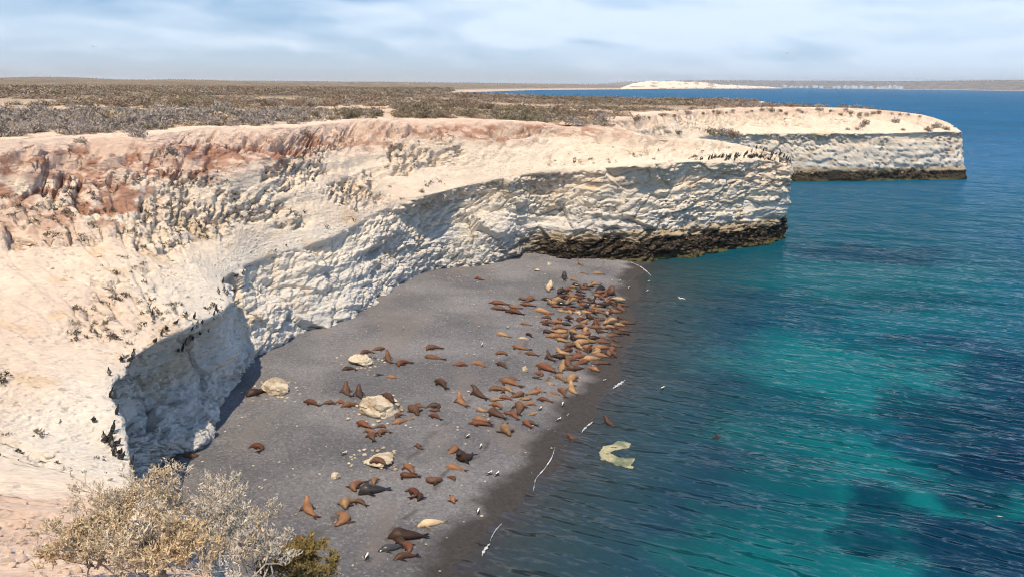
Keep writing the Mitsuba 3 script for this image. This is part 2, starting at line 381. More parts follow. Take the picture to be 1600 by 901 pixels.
def loft(stations, step, tstep, seed, gain=1.0, extra=None, soft=1.0):
    """Control rails of every station -> one displaced sheet from the plateau's edge to below the foot."""
    rows = []
    for s in stations:
        inl = s['rim'] - s['foot']
        inl = V(inl[0], inl[1], 0)
        inl /= max(np.linalg.norm(inl), 1e-6)
        rim, soil, lip, foot = s['rim'], s['soil'], s['lip'], s['foot']
        back1, back2 = rim + inl * 5.0, rim + inl * s.get('back', 15.0)
        narrow = extra is not None and extra(rim) and not s.get('wide')
        if extra is not None and rim[0] > 8:
            s['back'] = 9.0
        if narrow:
            back1, back2 = rim + inl * 1.0 + V(0, 0, -0.2), rim + inl * 2.2 + V(0, 0, -0.9)
        else:
            back1[2] = 0.4 * rim[2] + 0.6 * plateau_z(back1[0], back1[1])
            back2[2] = plateau_z(back2[0], back2[1]) - 0.6
        mid = 0.5 * (soil + lip) + V(0, 0, -s['sag'])
        under = lip + V(0, 0, -0.45)
        if s['rec']:
            rec = V(lip[0], lip[1], s['rec'][1]) + inl * s['rec'][0]
            rec[2] = min(rec[2], lip[2] - 0.8)
        else:
            rec = 0.72 * lip + 0.28 * foot
        wall = 0.45 * rec + 0.55 * foot + (inl * -0.3 if s['rec'] else 0)
        toe = foot + V(0, 0, 0.5)
        rows.append([back2, back1, rim, soil, mid, lip, under, rec, wall, toe, foot - V(0, 0, 2.5)])
    C = np.array(rows)
    mean = C[:, [2, 5, 9]].mean(1)
    seg = np.linalg.norm(np.diff(C[:, [2, 5, 9]], axis=0), axis=2).mean(1)
    u = np.concatenate([[0], np.cumsum(np.maximum(seg, 1e-3))])
    # stations closer together where they are closer to the camera's cliff top
    fine = np.linspace(0, u[-1], 4000)
    pos = PchipInterpolator(u, C[:, 5])(fine)
    dens = 1.0 / step(np.linalg.norm(pos - CAM, axis=1))
    cum = np.concatenate([[0], np.cumsum(0.5 * (dens[1:] + dens[:-1]) * np.diff(fine))])
    us = np.interp(np.linspace(0, cum[-1], int(cum[-1])), cum, fine)
    R = PchipInterpolator(u, C, axis=0)(us)                                   # n x rails x 3
    lens = np.percentile(np.linalg.norm(np.diff(R, axis=1), axis=2), 70, axis=0)
    cnt = np.maximum(2, (lens / tstep).astype(int))
    cols = []
    for k in range(R.shape[1] - 1):
        t = np.linspace(0, 1, cnt[k], endpoint=False)[None, :, None]
        cols.append(R[:, k, None] * (1 - t) + R[:, k + 1, None] * t)
    P = np.concatenate(cols + [R[:, -1:, :]], 1)
    P = gaussian_filter1d(P, 1.6, axis=1, mode='nearest')
    tt = np.concatenate([np.linspace(k, k + 1, cnt[k], endpoint=False) for k in range(R.shape[1] - 1)] + [[R.shape[1] - 1.0]])
    P = gaussian_filter1d(P, 2.0, axis=0, mode='nearest')
    N = grid_normals(P)
    if N[len(N) // 2, P.shape[1] // 2, 2] < 0:
        N = -N
    uu = np.broadcast_to(us[:, None], P.shape[:2])
    tg = np.broadcast_to(tt[None, :], P.shape[:2])
    fade = np.clip(tg / 1.6, 0, 1) ** 1.5                                   # none where it dives under the plateau
    slope = np.clip(tg - 2.0, 0, 1) * np.clip(5.0 - tg, 0, 1)              # from the brink to the ledge
    wallm = np.clip((tg - 5.2) / 0.8, 0, 1)
    dist = np.linalg.norm(P - CAM, axis=2)
    nearf = np.clip((dist - 4) / 40, 0.10, 1)
    q = P + 0
    big = vfbm(q * np.array([.10, .10, .14]), 3, seed) - 0.5
    med = vfbm(q * np.array([.36, .36, .55]), 3, seed + 1) - 0.5
    # bedding: layers that stand proud, by height, warped
    zz = q[..., 2] + 1.6 * (vfbm(q * .12, 2, seed + 2) - 0.5)
    lay = vnoise(np.stack([q[..., 0] * .05, q[..., 1] * .05, zz * 1.15], -1), seed + 3) - 0.5
    lay2 = vnoise(np.stack([q[..., 0] * .12, q[..., 1] * .12, zz * 3.0], -1), seed + 4) - 0.5
    # rills running down the slope
    rill = 1 - np.abs(2 * vfbm(np.stack([uu * 0.5 + 2.5 * big, tg * 0.5, uu * 0], -1), 3, seed + 5) - 1)
    # crumbling, pitted bands; blocks parted by cracks
    mask = np.clip((vfbm(q * np.array([.085, .085, .28]), 3, seed + 6) - 0.50) * 9, 0, 1)
    pit = vfbm(q * np.array([1.1, 1.1, 1.7]), 3, seed + 7)
    sparse = np.clip((vfbm(q * np.array([.05, .05, .16]), 2, seed + 17) - 0.42) * 6, 0, 1)
    streak = vfbm(np.stack([uu * 1.1 - q[..., 2] * 0.7, q[..., 2] * 0.5 + uu * 0.22, uu * 0], -1), 3, seed + 8)
    # short undercuts along the dip of the beds, broad broken planes parted by cracks
    zd = q[..., 2] - 0.42 * uu
    warp = 1.1 * (vfbm(q * .3, 2, seed + 30) - 0.5)
    dash = vfbm(np.stack([(uu * 0.9 + q[..., 2] * 0.4) * 0.38 + warp, zd * 2.1 + warp * 2, uu * 0], -1), 3, seed + 31)
    dash2 = vfbm(np.stack([(uu * 0.9 + q[..., 2] * 0.4) * 0.95 + warp, zd * 4.2 + warp * 3, uu * 0], -1), 2, seed + 32)
    beds = vfbm(np.stack([uu * 0.10 + warp, (q[..., 2] + 0.10 * uu) * 1.9 + warp * 1.5, uu * 0], -1), 3, seed + 33)
    b1, c1, _ = blocks(q, 4.2, seed + 20)
    b2, c2, _ = blocks(q, 1.3, seed + 21)
    cave = np.clip((-15 - q[..., 0]) / 5, 0, 1) * np.clip((84 - q[..., 1]) / 8, 0, 1) * np.clip((q[..., 1] - 36) / 6, 0, 1) * np.clip((tg - 5.5) / 0.5, 0, 1)
    rocky = np.clip(wallm * (0.35 + 0.65 * sparse) * (1 - 0.6 * cave) + 0.35 * slope * mask, 0, 1) * fade
    D = (big * 2.2 * (0.5 + 0.5 * wallm) + med * (0.35 + 0.60 * wallm)) * fade * soft + lay * (0.55 * wallm + 0.35 * slope) + lay2 * 0.25 * (wallm + 0.4 * slope)
    D = D - 0.30 * rill * slope * np.clip(tg - 2.6, 0, 1)
    D = D + wallm * (1 - 0.5 * cave) * (0.80 * soft * b1 - 0.5 * np.clip(1 - c1 / 0.05, 0, 1) + (beds - 0.5) * 0.8) + rocky * (0.22 * b2 - 0.22 * np.clip(1 - c2 / 0.09, 0, 1))
    D = D - (0.70 * np.clip((0.44 - dash) * 9, 0, 1) + 0.36 * np.clip((0.43 - dash2) * 9, 0, 1)) * np.clip(0.85 * wallm * (0.4 + 0.6 * sparse) * (1 - 0.5 * cave) + slope * (mask * 1.3 + 0.14 + 0.3 * np.clip((q[..., 0] + 8) / 10, 0, 1)), 0, 1) * fade
    D = D - 1.2 * np.clip((0.40 - pit) * 12, 0, 1) * np.clip(slope * mask + 0.35 * wallm * sparse, 0, 1) * fade
    # the broken brink: soil blocks undercut beneath a crust
    brink = np.exp(-((tg - 2.55) / 0.36) ** 2)
    D = D - brink * np.clip((vfbm(q * np.array([.22, .22, .22]), 3, seed + 9) - 0.46) * 9, 0, 1) * 1.6 + brink * ((pit - 0.5) * 0.9 + 0.35 * b2 + 0.3 * b1) - 0.55 * brink * np.clip((0.45 - dash) * 9, 0, 1)
    P = P + N * (D * gain * nearf)[..., None]
    N = grid_normals(gaussian_filter(P, (1.5, 1.5, 0)))
    if N[len(N) // 2, P.shape[1] // 2, 2] < 0:
        N = -N
    fine1 = 0.6 * (vfbm(P * 2.3, 2, seed + 10) - 0.5) + 0.55 - np.abs(2 * vfbm(P * np.array([1.5, 1.5, 2.6]), 3, seed + 15) - 1) * 1.5
    near2 = np.clip(dist / 55, 0.10, 1)
    P = P + N * (fine1 * 0.26 * near2 * np.clip(0.12 + 0.20 * fade * slope + rocky, 0, 1) * gain)[..., None]
    return P, tg, us


def step_main(d):
    return np.clip(d * 0.0022, 0.03, 0.30)


P1, tg1, us1 = loft(ST, step_main, 0.17, 100, extra=lambda r: r[0] > 19)
P2, tg2, us2 = loft(HS, lambda d: np.clip(d * 0.0016, 0.3, 3), 0.36, 300, gain=1.0, soft=0.45)


def put_grid(key, P, mat, **k):
    f = grid_faces(*P.shape[:2])
    v = P.reshape(-1, 3)
    n = np.cross(v[f[:, 1]] - v[f[:, 0]], v[f[:, 2]] - v[f[:, 0]])
    if n[:, 2].sum() < 0:
        f = f[:, ::-1]
    scene[key] = mikit.ply((v, f), mat, smooth=True)


scene['mat_dunes'] = dict(type='twosided', bsdf=principled(mikit.proc(lambda p, n, uv: mx(mi.Color3f(0.66, 0.58, 0.46), mi.Color3f(0.36, 0.30, 0.22), sst(0.55, 0.66, fb(p.x * 0.012, p.y * 0.004, p.z * 0.05, 3)))), 0.95, 0.1))
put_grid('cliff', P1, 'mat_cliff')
tag('cliff', 'pale chalky cliff with a red soil brink curving round the gravel beach', kind='structure')
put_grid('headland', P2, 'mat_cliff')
tag('headland', 'far pale headland with a dark tide line and shrubs along its top', kind='structure')

# ------------------------------------------------------------------ beach
bx, by = np.meshgrid(np.arange(-40, 34, 0.22), np.arange(14, 152, 0.22), indexing='ij')
bz = beach_z(bx, by) + (vfbm(np.stack([bx * .25, by * .25, bx * 0], -1), 3, 51) - 0.5) * 0.30 + (vfbm(np.stack([bx * 1.8, by * 1.8, bx * 0], -1), 3, 52) - 0.5) * 0.09
put_grid('beach', np.stack([bx, by, bz], -1), 'mat_beach')
tag('beach', 'dark grey gravel beach below the cliff', kind='structure')

# ------------------------------------------------------------------ sea: a sheet to the horizon, rippled near by
sr = np.concatenate([np.arange(20, 60, 0.35), np.geomspace(60, 300, 420), np.geomspace(302, 30000, 140)])
saz = np.radians(np.concatenate([np.linspace(-180, -42, 60), np.linspace(-40, 40, 560), np.linspace(42, 180, 60)]))
SR, SA = np.meshgrid(sr, saz, indexing='ij')
sx, sy = SR * np.sin(SA), SR * np.cos(SA)
q = np.stack([(sx - 0.26 * sy) * 0.085, (sy + 0.26 * sx) * 0.46, sx * 0], -1)
amp = np.clip(1.2 - SR / 260, 0, 1) * np.clip((sx - shore_np(sy)) / 12, 0.08, 1)
sz = amp * ((vfbm(q, 3, 71) - 0.5) * 0.55 + (vfbm(q * 0.35, 2, 72) - 0.5) * 0.5)
put_grid('sea', np.stack([sx, sy, sz], -1), 'mat_sea')
tag('sea', 'blue green sea with fine ripples', kind='structure')

# ------------------------------------------------------------------ the plain behind the brink, and the far shores
rim1, rim2 = np.array([s['rim'][:2] for s in ST]), np.array([s['rim'][:2] for s in HS])
far_coast = np.array([(-60, 900), (-120, 1600), (-170, 2400), (-150, 2900), (60, 4100), (700, 5700), (1500, 7600), (3150, 10600), (2600, 11200), (3300, 14500), (4800, 13000), (5200, 9500), (4800, 6200), (9000, 5000), (31000, 5200), (31000, 31000), (-31000, 31000), (-31000, -31000), (-6, -31000)], float)
land_poly = shapely.Polygon(np.vstack([rim1[:24], [[21.5, 163], [20.5, 172], [20, 186]], rim2, far_coast])).buffer(0)
near_inset = land_poly.buffer(-5.5)
pr = np.concatenate([np.arange(6, 60, 1.5), np.arange(60, 200, 1.0), np.geomspace(201, 2000, 170), np.geomspace(2030, 28000, 140)])
paz = np.radians(np.concatenate([np.linspace(-180, -40, 70), np.linspace(-39, 39, 620), np.linspace(41, 180, 60)]))
PR, PA = np.meshgrid(pr, paz, indexing='ij')
gx, gy = PR * np.sin(PA), PR * np.cos(PA)
pts = shapely.points(gx.ravel(), gy.ravel())
inside = shapely.contains(land_poly, pts).reshape(gx.shape)
dist = shapely.distance(land_poly.exterior, pts).reshape(gx.shape) * np.where(inside, 1, -1)
gz = plateau_z(gx, gy) - 0.12 * np.clip((11 - dist) / 4, 0, 1)
low = np.clip((gy - 650) / 500, 0, 1) * (gx > -2500)
ramp = np.clip(dist / np.clip(gy * 0.22, 60, 2600), 0, 1)
across = np.clip((gx - 2500) / 900, 0, 1) * np.clip((gy - 4600) / 400, 0, 1)               # the land across the bay stands higher
high = (112 + 26 * (vfbm(np.stack([gx * .0006, gy * .0006, gx * 0], -1), 3, 8) - .5)) * np.clip((dist - 150) / 900, 0, 1)
gz_low = 1.0 + (gz - 1.0) * ramp ** 1.2
gz_low = np.where(dist < 0, np.maximum(-4, dist * 0.05), gz_low)
gz = np.where(low > 0, gz * (1 - low) + gz_low * low, gz)
gz = gz * (1 - across) + np.where(dist > 0, 2 + high + 6 * np.clip(dist / 60, 0, 1), -4) * across
gz += 15 * np.exp(-((np.degrees(PA) + 27) / 3.0) ** 2) * np.clip((PR - 3000) / 3000, 0, 1) + 9 * np.exp(-((np.degrees(PA) + 20) / 2.2) ** 2) * np.clip((PR - 3000) / 3000, 0, 1)
f = grid_faces(*gx.shape)
v = np.stack([gx, gy, gz], -1).reshape(-1, 3)
nearok = dist.ravel() > 1.5
farok = (dist.ravel() > -120) & (gy.ravel() > 720)
ok = nearok | farok
f = f[ok[f].all(1)]
n = np.cross(v[f[:, 1]] - v[f[:, 0]], v[f[:, 2]] - v[f[:, 0]])
if n[:, 2].sum() < 0:
    f = f[:, ::-1]
scene['plain'] = mikit.ply((v, f), 'mat_plain', smooth=True)
tag('plain', 'flat scrub covered steppe reaching to the low hills on the skyline', kind='structure')

# the pale dunes of the spit across the bay
dt, du = np.meshgrid(np.linspace(0, 1, 160), np.linspace(0, 1, 26), indexing='ij')
shore_pt = np.stack([np.interp(dt, [0, .35, .75, 1], [at(970, 139.6, 0)[k], at(1050, 139.3, 0)[k], at(1150, 138.7, 0)[k], at(1222, 138.3, 0)[k]]) for k in (0, 1)], -1)
outw = shore_pt / np.linalg.norm(shore_pt, axis=-1, keepdims=True)
top_h = np.interp(dt, [0, .06, .16, .30, .45, .7, .88, 1], [5, 30, 52, 58, 50, 34, 18, 2])
hh = top_h * (0.72 + 0.56 * vfbm(np.stack([dt * 14, du * 3, dt * 0], -1), 4, 61)) * np.clip(du * 1.5, 0, 1) ** 0.8 * np.clip((1 - du) * 6, 0, 1)
dpos = shore_pt + outw * (du * 900 - 30)[..., None]
put_grid('sand_dunes', np.stack([dpos[..., 0], dpos[..., 1], 1.0 + hh], -1), 'mat_dunes')
tag('sand_dunes', 'pale sand dunes of the spit across the bay', kind='structure')

# ------------------------------------------------------------------ tools for the things
def loft_tube(pts, rw, rh, n=12, up=V(0, 0, 1), roll=None):
    """A closed body round a spine: half-widths rw (sideways) and rh (up and down) at every point."""
    pts, rw, rh = np.asarray(pts, float), np.asarray(rw, float), np.asarray(rh, float)
    tan = np.gradient(pts, axis=0)
    tan /= np.linalg.norm(tan, axis=1, keepdims=True)
    side = np.cross(np.broadcast_to(up, tan.shape), tan)
    side /= np.linalg.norm(side, axis=1, keepdims=True)
    upv = np.cross(tan, side)
    a = np.linspace(0, 2 * np.pi, n, endpoint=False)
    ring = pts[:, None] + side[:, None] * (np.cos(a) * rw[:, None])[..., None] + upv[:, None] * (np.sin(a) * rh[:, None])[..., None]
    m = len(pts)
    v = np.vstack([ring.reshape(-1, 3), pts[:1], pts[-1:]])
    i, j = np.meshgrid(np.arange(m - 1), np.arange(n), indexing='ij')
    A, Bq = (i * n + j).ravel(), (i * n + (j + 1) % n).ravel()
    f = np.vstack([np.stack([A, Bq, Bq + n], 1), np.stack([A, Bq + n, A + n], 1)])
    k = np.arange(n)
    f = np.vstack([f, np.stack([np.full(n, m * n), (k + 1) % n, k], 1), np.stack([np.full(n, m * n + 1), (m - 1) * n + k, (m - 1) * n + (k + 1) % n], 1)])
    return v, f


def join(parts):
    """Several (vertices, faces) -> one."""
    vs, fs, o = [], [], 0
    for v, f in parts:
        vs.append(v)
        fs.append(np.asarray(f) + o)
        o += len(v)
    return np.vstack(vs), np.vstack(fs)


def fuse(parts):
    """Closed pieces -> one continuous skin."""
    import manifold3d as m3
    whole = m3.Manifold()
    for v, f in parts:
        t = trimesh.Trimesh(v, f, process=False)
        if t.volume < 0:
            f = np.asarray(f)[:, ::-1]
        whole = whole + m3.Manifold(m3.Mesh(np.asarray(v, np.float32), np.asarray(f, np.uint32)))
    m = whole.to_mesh()
    return np.array(m.vert_properties[:, :3], float), np.array(m.tri_verts)


def flipper(root, tip, w, thick, up):
    t = np.linspace(0, 1, 6)
    pts = root + (tip - root) * t[:, None] + np.outer(np.sin(t * np.pi) * 0.06, np.cross(tip - root, up))
    return loft_tube(pts, w * np.array([.75, 1, 1, .9, .7, .25]), thick * np.array([1.4, 1.1, .9, .7, .5, .3]), 8, up)


# ------------------------------------------------------------------ sea lions
def sea_lion(pose, male=False, seed=0):
    """About 2 m from nose to hind flippers along +x, on z = 0. Returns vertices, faces and per-vertex darkening."""
    r = np.random.default_rng(seed)
    s = np.array([-1.0, -.88, -.72, -.5, -.25, 0, .2, .38, .52, .66, .78, .86, .93, .985, 1.02])
    rw = np.array([.05, .09, .14, .20, .255, .28, .28, .25, .20, .155, .135, .125, .10, .07, .035])
    rh = np.array([.04, .075, .12, .175, .215, .24, .25, .24, .20, .155, .13, .115, .085, .06, .03])
    if male:
        k = np.interp(s, [-1, 0.1, .35, .62, .80, 1.1], [1.05, 1.15, 1.42, 1.75, 1.45, 1.25])
        rw, rh = rw * k, rh * k
    bend = np.zeros(len(s))
    pitch = np.zeros(len(s))
    roll = 0.0
    if pose == 'curled':
        bend = np.interp(s, [-1, -.3, .3, 1], [-1.5, -.5, .6, 2.2])
    elif pose == 'bent':
        bend = np.interp(s, [-1, -.4, .2, 1], [.7, .2, -.1, -.8])
    elif pose == 'arched':
        bend = np.interp(s, [-1, -.4, .2, 1], [-.5, -.1, .2, 1.0])
    elif pose == 'raised':
        pitch = np.interp(s, [-1, -.2, .25, .5, .75, .86, 1.05], [0, .10, .55, .95, .75, .1, -.1])
        bend = np.interp(s, [-1, 0, .7, 1], [.35, 0, 0, .6])
    elif pose == 'sitting':
        pitch = np.interp(s, [-1, -.6, -.2, .3, .62, .82, .9, 1.05], [0, .15, .75, 1.15, 1.25, .8, .25, .2])
        bend = np.interp(s, [-1, 0, 1], [.5, 0, -.3])
    elif pose == 'side':
        roll = 1.25
        bend = np.interp(s, [-1, 0, 1], [.25, 0, -.25])
    r = np.random.default_rng(seed + 999)
    bend = bend * r.uniform(0.6, 1.35) + np.interp(s, [-1, -.4, .2, .7, 1], r.normal(0, .22, 5))
    rw, rh = rw * r.uniform(.92, 1.1), rh * r.uniform(.82, 1.02)
    ds = np.gradient(s)
    d = np.stack([np.cos(bend) * np.cos(pitch), np.sin(bend) * np.cos(pitch), np.sin(pitch)], 1)
    pts = np.cumsum(d * ds[:, None], axis=0)
    pts -= pts[5]
    low = rh * 0.82
    if pitch.any():
        pts[:, 2] += low[4] - np.minimum(0, 0)
        z0 = np.minimum.accumulate((pts[:, 2] - low)[::-1])[::-1]
        pts[:6, 2] = np.maximum(pts[:6, 2], low[:6])
    else:
        pts[:, 2] = low
    up = V(0, 0, 1) if not pitch.any() else V(-0.5, 0, 0.87)
    parts = [loft_tube(pts, rw, rh, 14, up)]
    tan = np.gradient(pts, axis=0)
    tan /= np.linalg.norm(tan, axis=1, keepdims=True)
    side = np.cross(up, tan)
    side /= np.linalg.norm(side, axis=1, keepdims=True)
    ish = 7
    nbody = len(parts[0][0])
    for sg in (1, -1):
        root = pts[ish] + side[ish] * sg * rw[ish] * 0.70 - V(0, 0, 1) * rh[ish] * 0.35
        if pose in ('sitting', 'raised'):
            tip = root + side[ish] * sg * 0.34 + tan[3] * 0.02
            tip[2] = 0.03
        elif pose == 'side' and sg > 0:
            tip = root + side[ish] * 0.12 - tan[ish] * 0.46 + V(0, 0, 0.05)
        else:
            tip = root + side[ish] * sg * 0.36 - tan[ish] * 0.34
            tip[2] = 0.04
        parts.append(flipper(root, tip, 0.115, 0.035, V(0, 0, 1) + 0.001 * side[ish]))
        root = pts[0] + side[0] * sg * 0.03
        tip = root - tan[0] * 0.30 + side[0] * sg * 0.17
        tip[2] = max(0.03, tip[2] * 0.5)
        parts.append(flipper(root + tan[0] * 0.06, tip, 0.075, 0.028, V(0, 0, 1)))
    for sg in (1, -1):                                                      # ears
        root = pts[10] + side[10] * sg * rw[10] * 0.85 + np.cross(tan[10], side[10]) * rh[10] * 0.45
        parts.append(loft_tube([root - tan[10] * 0.01, root - tan[10] * 0.05 + side[10] * sg * 0.02, root - tan[10] * 0.09 + side[10] * sg * 0.02], [.012, .02, .006], [.01, .014, .005], 5))
    v, f = fuse(parts)
    tree = cKDTree(np.vstack([p[0] for p in parts]))
    who = tree.query(v)[1]
    sid = cKDTree(pts).query(v)[1]
    dark = np.where(who >= nbody, 0.38, 1.0) * np.interp(s[sid], [-1, -.8, .7, .9, 1.02], [.75, 1, 1, .9, .45])
    if male:
        dark = dark * np.interp(s[sid], [.2, .45, .7, .85], [1, 1.35, 1.5, 1.1])
    if roll:
        c, sn = math.cos(roll), math.sin(roll)
        v = v - V(0, 0, 0.2)
        v = np.stack([v[:, 0], v[:, 1] * c - v[:, 2] * sn, v[:, 1] * sn + v[:, 2] * c], 1)
        v[:, 2] -= v[:, 2].min()
    belly = np.clip((0.16 - v[:, 2]) * 2.5, 0, 0.25)
    mott_shade = np.clip(0.55 + 0.9 * vfbm(v * 4 + seed * 7, 3, seed), .5, 1.3) * (0.80 + 0.35 * np.clip(v[:, 2] / 0.4, 0, 1))  # fur mottling, with contact shade painted in: darker towards the ground
    return v, f, dark * mott_shade * (1 + belly * 0)


FUR = {'tawny': (.22, .112, .058), 'golden': (.31, .19, .10), 'russet': (.155, .064, .035), 'brown': (.115, .060, .037), 'dark brown': (.055, .032, .024), 'blackish': (.03, .026, .025), 'cream': (.52, .40, .26), 'grey black': (.045, .047, .05)}
scene['mat_fur'] = dict(type='principled', base_color=dict(type='mesh_attribute', name='vertex_color'), roughness=0.55, specular=0.35)
scene['mat_wet_fur'] = dict(type='principled', base_color=dict(type='mesh_attribute', name='vertex_color'), roughness=0.22, specular=0.6)
POSES = ['straight', 'bent', 'arched', 'curled', 'side', 'raised', 'sitting']
_lions, _plys = {}, {}


def lion_ply(pose, colour, male, var=0):
    k = (pose, colour, male, var)
    if k not in _plys:
        if (pose, male, var) not in _lions:
            _lions[pose, male, var] = sea_lion(pose, male, POSES.index(pose) + 10 * male + 20 * var)
        v, f, dk = _lions[pose, male, var]
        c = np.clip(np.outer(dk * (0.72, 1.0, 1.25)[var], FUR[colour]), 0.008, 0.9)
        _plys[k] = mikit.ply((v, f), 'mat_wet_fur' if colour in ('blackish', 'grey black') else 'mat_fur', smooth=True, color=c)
    return _plys[k]


POSE_WORD = {'straight': 'lying flat', 'bent': 'lying bent', 'arched': 'lying arched', 'curled': 'curled up', 'side': 'on its side', 'raised': 'with head raised', 'sitting': 'sitting up'}


def put_lion(head, tail, colour, pose, where, male=False, group=None, ground=None, lift=0.0):
    """head, tail: pixels of the photograph; where: the words that single it out."""
    h3, t3 = (on_beach(*p) if ground is None else at(*p, ground) for p in (head, tail))
    c, d = 0.5 * (h3 + t3), h3 - t3
    L = np.clip(np.linalg.norm(d[:2]), 1.1, 2.9)
    if pose in ('curled', 'sitting'):
        L = np.clip(L * 1.5, 1.2, 2.2)
    sc = L / 2.15
    a = math.degrees(math.atan2(d[1], d[0]))
    z = float(beach_z(c[0], c[1])) if ground is None else ground
    key = numbered('sea_lion')
    wide = 1.08 * (1.0 if sc > 0.95 else min(1.2, 0.95 / sc) ** 0.5)
    scene[key] = {**lion_ply(pose, colour, male, used['sea_lion'] * 7 % 3), 'to_world': T().translate([float(c[0]), float(c[1]), z + lift - 0.03]).rotate([0, 0, 1], a).scale([sc, sc * wide, sc * wide])}
    word = 'bull sea lion' if male else 'sea lion'
    if 'herd' in where and 'head' not in where:
        where += ', head seaward' if d[0] > abs(d[1]) else ', head cliffward' if -d[0] > abs(d[1]) else ', head away' if d[1] > 0 else ', head forward'
    lab = f'{colour} {word} {POSE_WORD[pose]} {where}'
    for a_, b_ in (('by the wet gravel', 'shoreward'), ('lying ', ''), ('small and at', 'at'), ('dark half of a ', ''), ('in the lower half of', 'lower in'), ('in the upper half of', 'upper in'), ('big and ', ''), (' waterward', ''), (' reaching out', ''), (' with its', ''), (', head ', ' HEAD ')):
        if len(lab.split()) > 16:
            lab = lab.replace(a_, b_)
    lab = lab.split(' HEAD ')[0]
    tag(key, lab, 'sea lion', group)
    return c, sc


G_H = 'sea lions of the dense herd by the waterline'
G_B = 'sea lions scattered over the beach'
